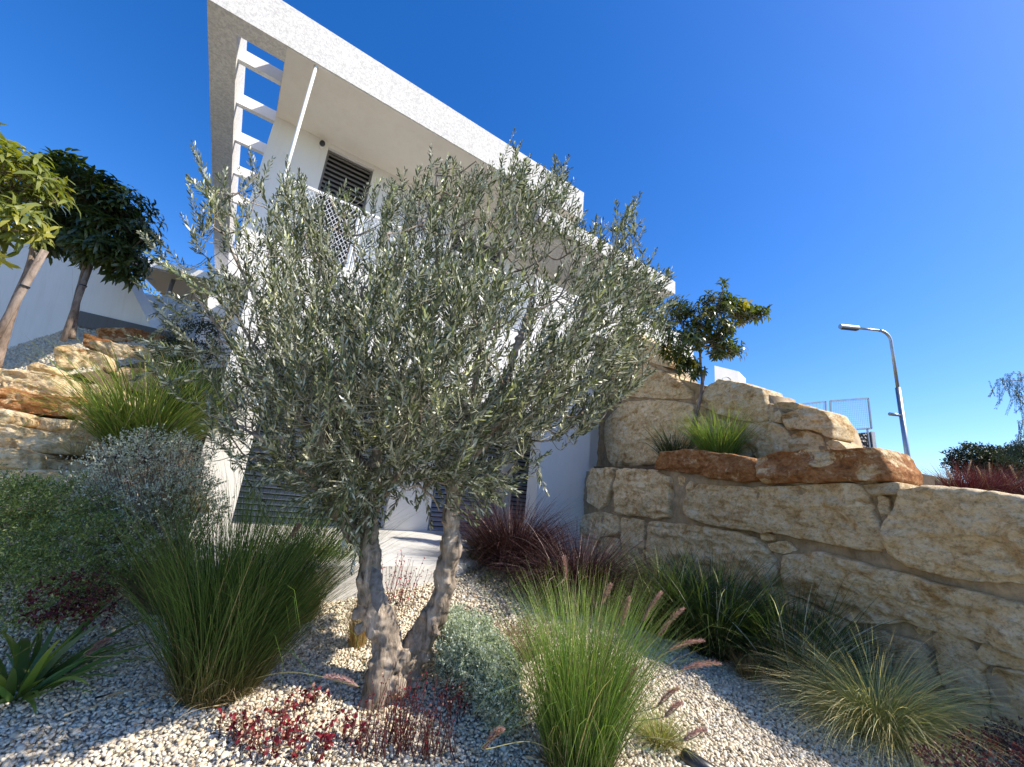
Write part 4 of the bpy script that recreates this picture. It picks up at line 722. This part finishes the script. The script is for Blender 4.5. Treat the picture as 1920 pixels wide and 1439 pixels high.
tuft('small_green_tussock', 'small yellow green tuft at the right foot of the bright fountain grass', 'ornamental grass', gp(1235, 1395), 700, .3, .05, .003, ((.2, .2, .06), (.26, .28, .07), (.4, .42, .15)), (.1, 1.1), (.5, 1.3), .2)
# terrace grasses
e = P1.pt(P1.sz(P1.hit(1318, 855))[0], .78, -.28); tuft('yellow_green_tussock', 'bright green grass clump at the foot of the young terrace tree', 'ornamental grass', e, 1000, .78, .16, .008, ((.16, .22, .04), (.20, .30, .05), (.30, .38, .10)), (.05, .75), (.2, .9), .05)
e = P1.pt(P1.sz(P1.hit(1245, 862))[0], .74, -.2); tuft('dark_tussock', 'dark green grass clump hanging over the left end of the rust red caps', 'ornamental grass', e, 620, .72, .14, .007, ((.04, .06, .025), (.05, .08, .03), (.1, .14, .05)), (.05, .85), (.3, 1.2), .04)
# red grass on the far right wall top
for k, (x, lab) in enumerate(((1800, 'left one of the red tinted grasses on top of the wall at the right edge'), (1850, 'middle red tinted grass with pale seed heads on the right wall top'), (1905, 'red tinted grass on the right wall top, cut by the frame'))):
    b_ = at(x, 935, 6.0); tuft('red_fountain_tussock', lab, 'ornamental grass', b_, 1000, .62, .2, .007, ((.08, .02, .022), (.14, .03, .038), (.22, .07, .07)), (.1, 1.1), (.1, .7), .1, 'red grasses on the wall top', M_burg, plumes=[(at(x+dx, 898+dy, 5.9), at(x+dx+ex, 872+dy, 5.9), .012, (.5, .42, .3)) for dx, ex, dy in ((-14+k*9, -14, 4), (14-k*7, 7-k*9, -8+k*5))])
def shrub(name, label, loc, blobs, nleaf, L, W_, cols, mat=None, stems=True, group=None, upright=.3, spray=0):
    loc = np.array(loc, float); T = Thing(name, label, 'shrub', loc, group); V_, D_, N_ = [], [], []; stems = stems and name in ('silver_shrub', 'brown_bush'); tot = sum(np.prod(np.array(r))**(2/3) for c, r in blobs); sm_ = MB()
    for (c, r) in blobs:
        c = np.array(c, float); r = np.array(r, float); k = int(nleaf*np.prod(r)**(2/3)/tot); kk = max(1, k//7); dd = rdir(kk); rr = rng.uniform(.25, 1, kk)**.4*(1+.22*vnoise(dd*3.1+c*2, 2)); tip = c+dd*r*rr[:, None]
        for q, d in zip(tip, dd):
            ax = d*.7+np.array([0, 0, upright])+rng.normal(0, .3, 3); ax /= np.linalg.norm(ax); ll = L*2.6; t = rng.uniform(-1, 1, 7); pp = q+np.outer(t*ll*.6, ax)+rng.normal(0, L*.12, (7, 3)); V_.append(pp); D_.append(rdir(7)*.8+ax*.8); N_.append(rdir(7)+[0, 0, .6])
            if stems and rng.random() < .25: s_ = spline([loc+rng.normal(0, .03, 3)*[1, 1, 0], (loc+q)/2+rng.normal(0, .03, 3), q+ax*ll*.5], 3); sm_.tube(s_, np.linspace(.004, .0015, len(s_)), 3, 0, 0, False)
    P_ = np.concatenate(V_); n_ = len(P_); h = rng.random((n_, 1)); c = np.array(cols[0])*(1-h)+np.array(cols[1])*h; c = c*rng.uniform(.75, 1.2, (n_, 1))
    if len(cols) > 2: k_ = rng.random(n_) < cols[3]; c[k_] = np.array(cols[2])
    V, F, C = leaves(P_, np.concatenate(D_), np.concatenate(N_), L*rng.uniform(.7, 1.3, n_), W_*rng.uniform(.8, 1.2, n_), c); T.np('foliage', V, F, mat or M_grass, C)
    if sm_.n: T.mb('stems', sm_, M_bark2, True)
    return T
shrub('green_shrub', 'mid green small leaved shrub at the left edge, below the rock terrace', gxy(-3.1, 3.15), [(at(30, 990, 3.0), (.62, .4, .36)), (at(-40, 980, 3.1), (.5, .4, .4)), (at(150, 1040, 3.0), (.35, .32, .28)), (at(40, 1100, 2.85), (.5, .35, .26)), (at(90, 950, 3.2), (.4, .3, .2))], 34000, .019, .008, ((.09, .14, .04), (.22, .29, .08), (.38, .42, .2), .12))
shrub('silver_shrub', 'silvery grey leaved shrub with visible stems between the green shrub and the white pillar', gxy(-2.5, 3.6), [(at(270, 900, 3.5), (.50, .4, .34)), (at(330, 950, 3.4), (.36, .3, .3)), (at(215, 960, 3.4), (.4, .3, .26)), (at(300, 850, 3.6), (.4, .3, .22)), (at(240, 1010, 3.3), (.36, .3, .2))], 26000, .018, .009, ((.46, .47, .40), (.78, .78, .70), (.15, .16, .11), .12))
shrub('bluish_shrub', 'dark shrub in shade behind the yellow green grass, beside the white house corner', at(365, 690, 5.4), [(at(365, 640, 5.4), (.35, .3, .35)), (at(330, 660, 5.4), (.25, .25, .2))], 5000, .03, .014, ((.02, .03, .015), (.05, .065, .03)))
shrub('lavender_cotton', 'mounded blue grey feathery cushion shrub to the right of the olive trunk', gp(880, 1290), [(at(880, 1215, 3.15), (.22, .26, .18)), (at(925, 1275, 3.0), (.17, .22, .15)), (at(850, 1180, 3.4), (.15, .2, .13)), (at(945, 1325, 2.85), (.13, .16, .11)), (at(905, 1245, 3.05), (.2, .2, .16))], 36000, .020, .0085, ((.36, .41, .33), (.64, .69, .58), (.12, .15, .12), .1), upright=.6)
shrub('lavender_cotton', 'tiny grey green cushion against the base of the olive trunk', gp(830, 1290), [(at(838, 1250, 3.15), (.07, .1, .08))], 1500, .02, .004, ((.20, .25, .2), (.34, .4, .35)), upright=.6)
shrub('rosemary_bush', 'low dull green spreading bush in front of the burgundy mounds', gxy(.35, 4.95), [(at(940, 1092, 4.9), (.25, .25, .12)), (at(1000, 1110, 4.7), (.3, .25, .14)), (at(1040, 1140, 4.5), (.22, .2, .1)), (at(900, 1080, 5.2), (.2, .2, .1))], 6500, .018, .006, ((.06, .08, .04), (.14, .17, .09)))
shrub('clipped_shrub', 'dark rounded clipped shrub against the sky at the right edge, behind the red grass', at(1840, 930, 9.5), [(at(1832, 868, 9.5), (.55, .5, .42)), (at(1895, 872, 9.7), (.5, .5, .45)), (at(1860, 880, 9.2), (.5, .4, .35)), (at(1940, 870, 9.7), (.5, .5, .5))], 34000, .04, .024, ((.02, .028, .018), (.055, .07, .04)))
shrub('red_bush', 'dark red leaved low plant in front of the green shrub at left', gp(140, 1190), [(at(135, 1115, 2.75), (.2, .18, .12)), (at(90, 1140, 2.7), (.14, .12, .09)), (at(175, 1140, 2.8), (.12, .12, .1))], 1300, .022, .012, ((.05, .012, .016), (.11, .02, .03)), M_red)
shrub('brown_bush', 'dry reddish brown low twiggy plant behind the blue grey cushion', gp(985, 1235), [(at(985, 1205, 3.6), (.2, .18, .09)), (at(1010, 1180, 3.8), (.15, .15, .07)), (at(955, 1180, 3.7), (.12, .1, .06))], 2200, .02, .005, ((.14, .08, .05), (.26, .17, .11)), M_dry)
shrub('groundcover_plant', 'dark reddish black ground plant in the bottom right corner', gp(1880, 1436), [(at(1870, 1415, 2.6), (.2, .2, .09)), (at(1800, 1435, 2.5), (.2, .15, .05)), (at(1930, 1400, 2.7), (.2, .2, .1))], 3200, .02, .009, ((.04, .02, .025), (.10, .05, .05)), M_red)
# red stemmed plants with round leaves and berries
def redplant(label, pts, n, hh, leafn, cat='plant', lsz=.024, topred=(.16, .012, .022), lean=.15, group='red leaved plants in the pebbles'):
    loc = np.mean([gp(*q) for q in pts], axis=0); T = Thing('red_stem_plant', label, cat, loc, group); b = MB(); V_, D_, N_, L_ = [], [], [], []
    for k in range(n):
        q = pts[rng.integers(len(pts))]; o = gp(q[0]+rng.normal(0, 14), min(1436, q[1]+rng.normal(0, 8))); h = hh*rng.uniform(.5, 1.1); top = o+np.array([rng.normal(0, lean*h), rng.normal(0, lean*h), h]); mid = (o+top)/2+rng.normal(0, .02, 3); s_ = spline([o, mid, top], 4); b.tube(s_, np.linspace(.0028, .0013, len(s_)), 4, 0, 0, False)
        for j in range(leafn):
            t = rng.uniform(.35, 1); i = min(len(s_)-1, int(t*len(s_))); V_.append(s_[i]+rng.normal(0, .006, 3)); D_.append(rdir(1)[0]+[0, 0, .5]); N_.append(rdir(1)[0]+[0, 0, 1]); L_.append(lsz*rng.uniform(.6, 1.3))
    n_ = len(V_); c = np.array(topred)*rng.uniform(.45, 1.5, (n_, 1)); k_ = rng.random(n_) < .15; c[k_] = (.55, .32, .22)
    V, F, C = leaves(np.array(V_), np.array(D_), np.array(N_), np.array(L_), np.array(L_)*.75, c, .2, .3); T.np('leaves', V, F, M_red, np.clip(C, 0, 1)); T.np('stems', np.concatenate(b.v), pylist(b.f), M_red, np.tile(np.array([.13, .04, .035]), (b.n, 1)))
redplant('patch of round crimson leaves in the bottom pebbles, left of the thin red stems', [(470, 1400), (540, 1395), (600, 1420), (430, 1390), (500, 1436), (570, 1436), (640, 1400)], 60, .15, 6, lsz=.028)
redplant('crimson leaves on low stems just left of the olive base', [(560, 1340), (585, 1330), (530, 1350)], 16, .1, 6, lsz=.026)
redplant('dense cluster of thin upright red stems in front of the olive base', [(720, 1425), (760, 1415), (690, 1432), (790, 1430), (745, 1390), (820, 1425)], 85, .33, 5, lsz=.012, lean=.14)
redplant('tall thin stems with bright red tips behind the trunk fork, near the slab', [(735, 1150), (755, 1140), (770, 1130), (725, 1120)], 30, .45, 10, lsz=.016, topred=(.30, .018, .04), lean=.1)
redplant('few red tipped stems at the left of the blue grey cushion shrub', [(835, 1340), (850, 1330), (865, 1345)], 16, .22, 7, lsz=.016, topred=(.30, .018, .04))
# strappy lily at bottom left
lo = gxy(-2.5, 2.72); tuft('strap_leaf_plant', 'broad glossy strap leaved plant cut by the lower left edge', 'plant', lo, 60, .62, .06, .055, ((.10, .16, .04), (.14, .22, .05), (.20, .28, .07)), (.3, 1.1), (.4, 1.2), .02, mat=M_leaf2, seg=8)
# ------------------------------------------------------------------ street lamp
LY = 11.0; base = at(1713, 935, LY); top = at(1668, 622, LY); base = np.array([top[0], top[1], .3]); lp = Thing('street_lamp', 'tall grey steel street lamp with a bent arm against the sky', 'street lamp', base)
zc = at(1688, 728, LY)[2]; b = MB(); b.tube([base, [base[0], base[1], zc]], .06, 16); lp.mb('lower_pole', b, M_steel, True)
tipL = at(1612, 626, LY); bend = np.array([top[0], top[1], top[2]+.0]); Lh = at(1577, 632, LY)
b = MB(); z1 = bend[2]; arm = tipL-bend; arm[2] = 0.0; an = arm/np.linalg.norm(arm)
pth = [[base[0], base[1], zc-.05], [base[0], base[1], z1-.35]]+[bend+np.array([0, 0, -.3])*(1-math.sin(a))+an*.3*(1-math.cos(a)) for a in np.linspace(0, math.pi/2, 7)]
b.tube(pth, .04, 14); lp.mb('upper_pole', b, M_steel, True)
b = MB(); b.tube([bend+an*.3, bend+an*(np.linalg.norm(arm))], .032, 12); lp.mb('arm', b, M_steel, True)
a_ = bend+an*np.linalg.norm(arm); e_ = a_+an*.55; b = MB(); b.tube([a_, a_+an*.03, e_], [.05, .07, .07], 16); lh = lp.mb('lamp_head', b, M_steel); b = MB(); b.bar(a_+an*.06-[0, 0, .065], e_-an*.04-[0, 0, .065], .09, .02); lp.mb('diffuser', b, M_black, parent=lh)
q = np.array([base[0], base[1], at(1690, 779, LY)[2]]); b = MB(); b.tube([q, q+an*.34], .045, 12); lp.mb('spotlight', b, M_steel, True)
q = np.array([base[0], base[1], at(1700, 884, LY)[2]]); b = MB(); b.tube([q, q+an*.38], .025, 8); lp.mb('bracket', b, M_steel, True)
# mesh fence and gabion
fn = Thing('mesh_fence', 'thin framed wire mesh fence panels above the upper boulders', 'fence', at(1600, 810, 9.5))
def fpanel(px):
    P = [at(*q, 9.5) for q in px]; b = MB(); 
    for i in range(4): b.bar(P[i], P[(i+1) % 4], .03)
    fo = fn.mb('fence_frame', b, M_steel); g = MB()
    for t in np.linspace(.03, .97, 22):
        g.bar(P[0]+(P[1]-P[0])*t, P[3]+(P[2]-P[3])*t, .004)
    for t in np.linspace(.05, .95, 14): g.bar(P[0]+(P[3]-P[0])*t, P[1]+(P[2]-P[1])*t, .004)
    fn.mb('wire_mesh', g, M_steel, parent=fo)
fpanel([(1558, 808), (1634, 804), (1628, 747), (1557, 752)]); fpanel([(1400, 815), (1550, 808), (1548, 753), (1400, 770)])
b = MB(); b.bar(at(1626, 804, 9.5), at(1632, 850, 9.5), .03); fn.mb('fence_post', b, M_steel)
M_gab, n, l, p = newmat('dark_gabion'); v = n.new('ShaderNodeTexVoronoi'); v.inputs['Scale'].default_value = 16; g = n.new('ShaderNodeNewGeometry'); l.new(g.outputs['Position'], v.inputs['Vector']); c = ramp(n, l, v.outputs['Distance'], [(.1, (.05, .055, .07)), (.6, (.01, .01, .014))]); l.new(c.outputs[0], p.inputs['Base Color']); bump(n, l, v.outputs['Distance'], p, 1, .03)
gb = Thing('gabion_wall', 'dark speckled stone block with pale edge under the mesh fence', 'wall', at(1615, 845, 9.6)); b = MB(); P = [at(1560, 865, 9.6), at(1637, 865, 9.6), at(1632, 811, 9.6), at(1560, 814, 9.6)]; bk_ = np.array([.1, .6, 0]); P[0][2] = P[1][2] = .25; b.hexa([P[0], P[1], P[1]+bk_, P[0]+bk_, P[3], P[2], P[2]+bk_, P[3]+bk_]); gb.mb('block', b, M_gab)
b = MB(); q_ = at(1635, 810, 9.62); b.bar([q_[0], q_[1], .25], q_, .06, .08); gb.mb('edge_strip', b, M_wall)
ac = Thing('air_conditioner', 'white box unit peeking over the boulders behind the young tree', 'air conditioner', at(1370, 720, 8.2)); A_ = at(1385, 697, 8.2); ex = UU*-.0
b = MB(); z1 = A_[2]; w1 = at(1340, 700, 8.0)-A_; w1[2] = 0; w2 = at(1398, 704, 8.6)-A_; w2[2] = 0; c4 = [A_, A_+w1, A_+w1+w2, A_+w2]; b.hexa([q-[0, 0, .8] for q in c4]+c4); ac.mb('casing', b, M_wall)
bb = MB(); f_ = A_+w1*.5-[0, 0, .3]; nrm = np.cross(w1, [0, 0, 1.]); nrm /= np.linalg.norm(nrm); nrm = nrm if nrm@A_ < 0 else -nrm
bb.tube([f_+nrm*.003+(w1/np.linalg.norm(w1)*math.cos(a)+np.array([0, 0, 1])*math.sin(a))*.13 for a in np.linspace(0, 6.283, 25)], .007, 6); ac.mb('fan_ring', bb, M_white, True)
# hill far right
v_, q_ = grid(10, 60, 20, 60, 1, lambda X, Y: .2+5.5*np.exp(-((X-36)/9)**2-((Y-38)/10)**2)); struct('hill', np_mesh('hill', v_, [q_], stucco('green_hill', (.10, .13, .05), .3, 1, 1, .6, .3)))
# garden spotlight
sp = gp(1300, 1432); gl = Thing('garden_spotlight', 'black cylindrical garden spotlight lying in the pebbles at the bottom edge', 'spotlight', sp); d = at(1322, 1438, 2.7)-at(1282, 1412, 2.78); d /= np.linalg.norm(d); c0 = at(1280, 1416, 2.76); b = MB(); b.tube([c0, c0+d*.02, c0+d*.16, c0+d*.165], [.036, .042, .042, .034], 18); gl.mb('housing', b, M_black, True)
b = MB(); b.tube([c0+d*.08-[0, 0, .03], c0+d*.08-[0, 0, .13]], .008, 8); gl.mb('spike', b, M_black, True)
b = MB(); b.tube([c0+d*.13+np.array([-.02, -.045, 0]), c0+d*.13+np.array([-.02, -.035, 0])], .006, 8); gl.mb('screw', b, M_steel, True)
# pepper tree at right edge
pt = at(2120, 900, 7.5); pt[2] = .3; T = Thing('pepper_tree', 'weeping feathery branches of a pepper tree hanging in from the right edge', 'tree', pt); b = MB(); tp = pt+[0, 0, 2.6]; b.tube(spline([pt, pt+[.1, 0, 1.3], tp], 5), .09, 8, .1); V_, D_, N_ = [], [], []
def frond(a, c, drop):
    s_ = spline([a, (a+c)/2+[0, 0, .15], c], 7); b.tube(s_, np.linspace(.012, .004, len(s_)), 4, 0, 0, False)
    for o in s_[len(s_)//2:]:
        for r in range(5):
            L = drop*rng.uniform(.4, 1); dr = np.array([rng.normal(0, .35), rng.normal(0, .35), -1]); dr /= np.linalg.norm(dr); m_ = int(L/.018); pts = o+rng.normal(0, .04, 3)+np.outer(np.linspace(0, L, m_), dr)
            for sd in (-1, 1): V_.append(pts); D_.append(np.tile(dr*.8+np.array([sd*.6, rng.normal(0, .4), 0]), (m_, 1))); N_.append(rdir(m_))
for q in ((1868, 712, 7.4, .55), (1895, 700, 7.5, .4), (1905, 745, 7.6, .5), (1912, 790, 7.3, .7), (1920, 735, 7.5, .8), (1880, 845, 7.6, .4), (1900, 830, 7.5, .5), (1930, 820, 7.4, .6), (1960, 760, 7.5, .7), (1990, 700, 7.6, .8)): frond(tp+rng.normal(0, .1, 3), at(*q[:3]), q[3])
P_ = np.concatenate(V_); n_ = len(P_); V, F, C = leaves(P_, np.concatenate(D_), np.concatenate(N_), np.full(n_, .04), np.full(n_, .009), np.array([.05, .075, .045])*rng.uniform(.6, 1.5, (n_, 1))); T.np('foliage', V, F, M_grass, C); T.mb('trunk', b, M_bark2, True)
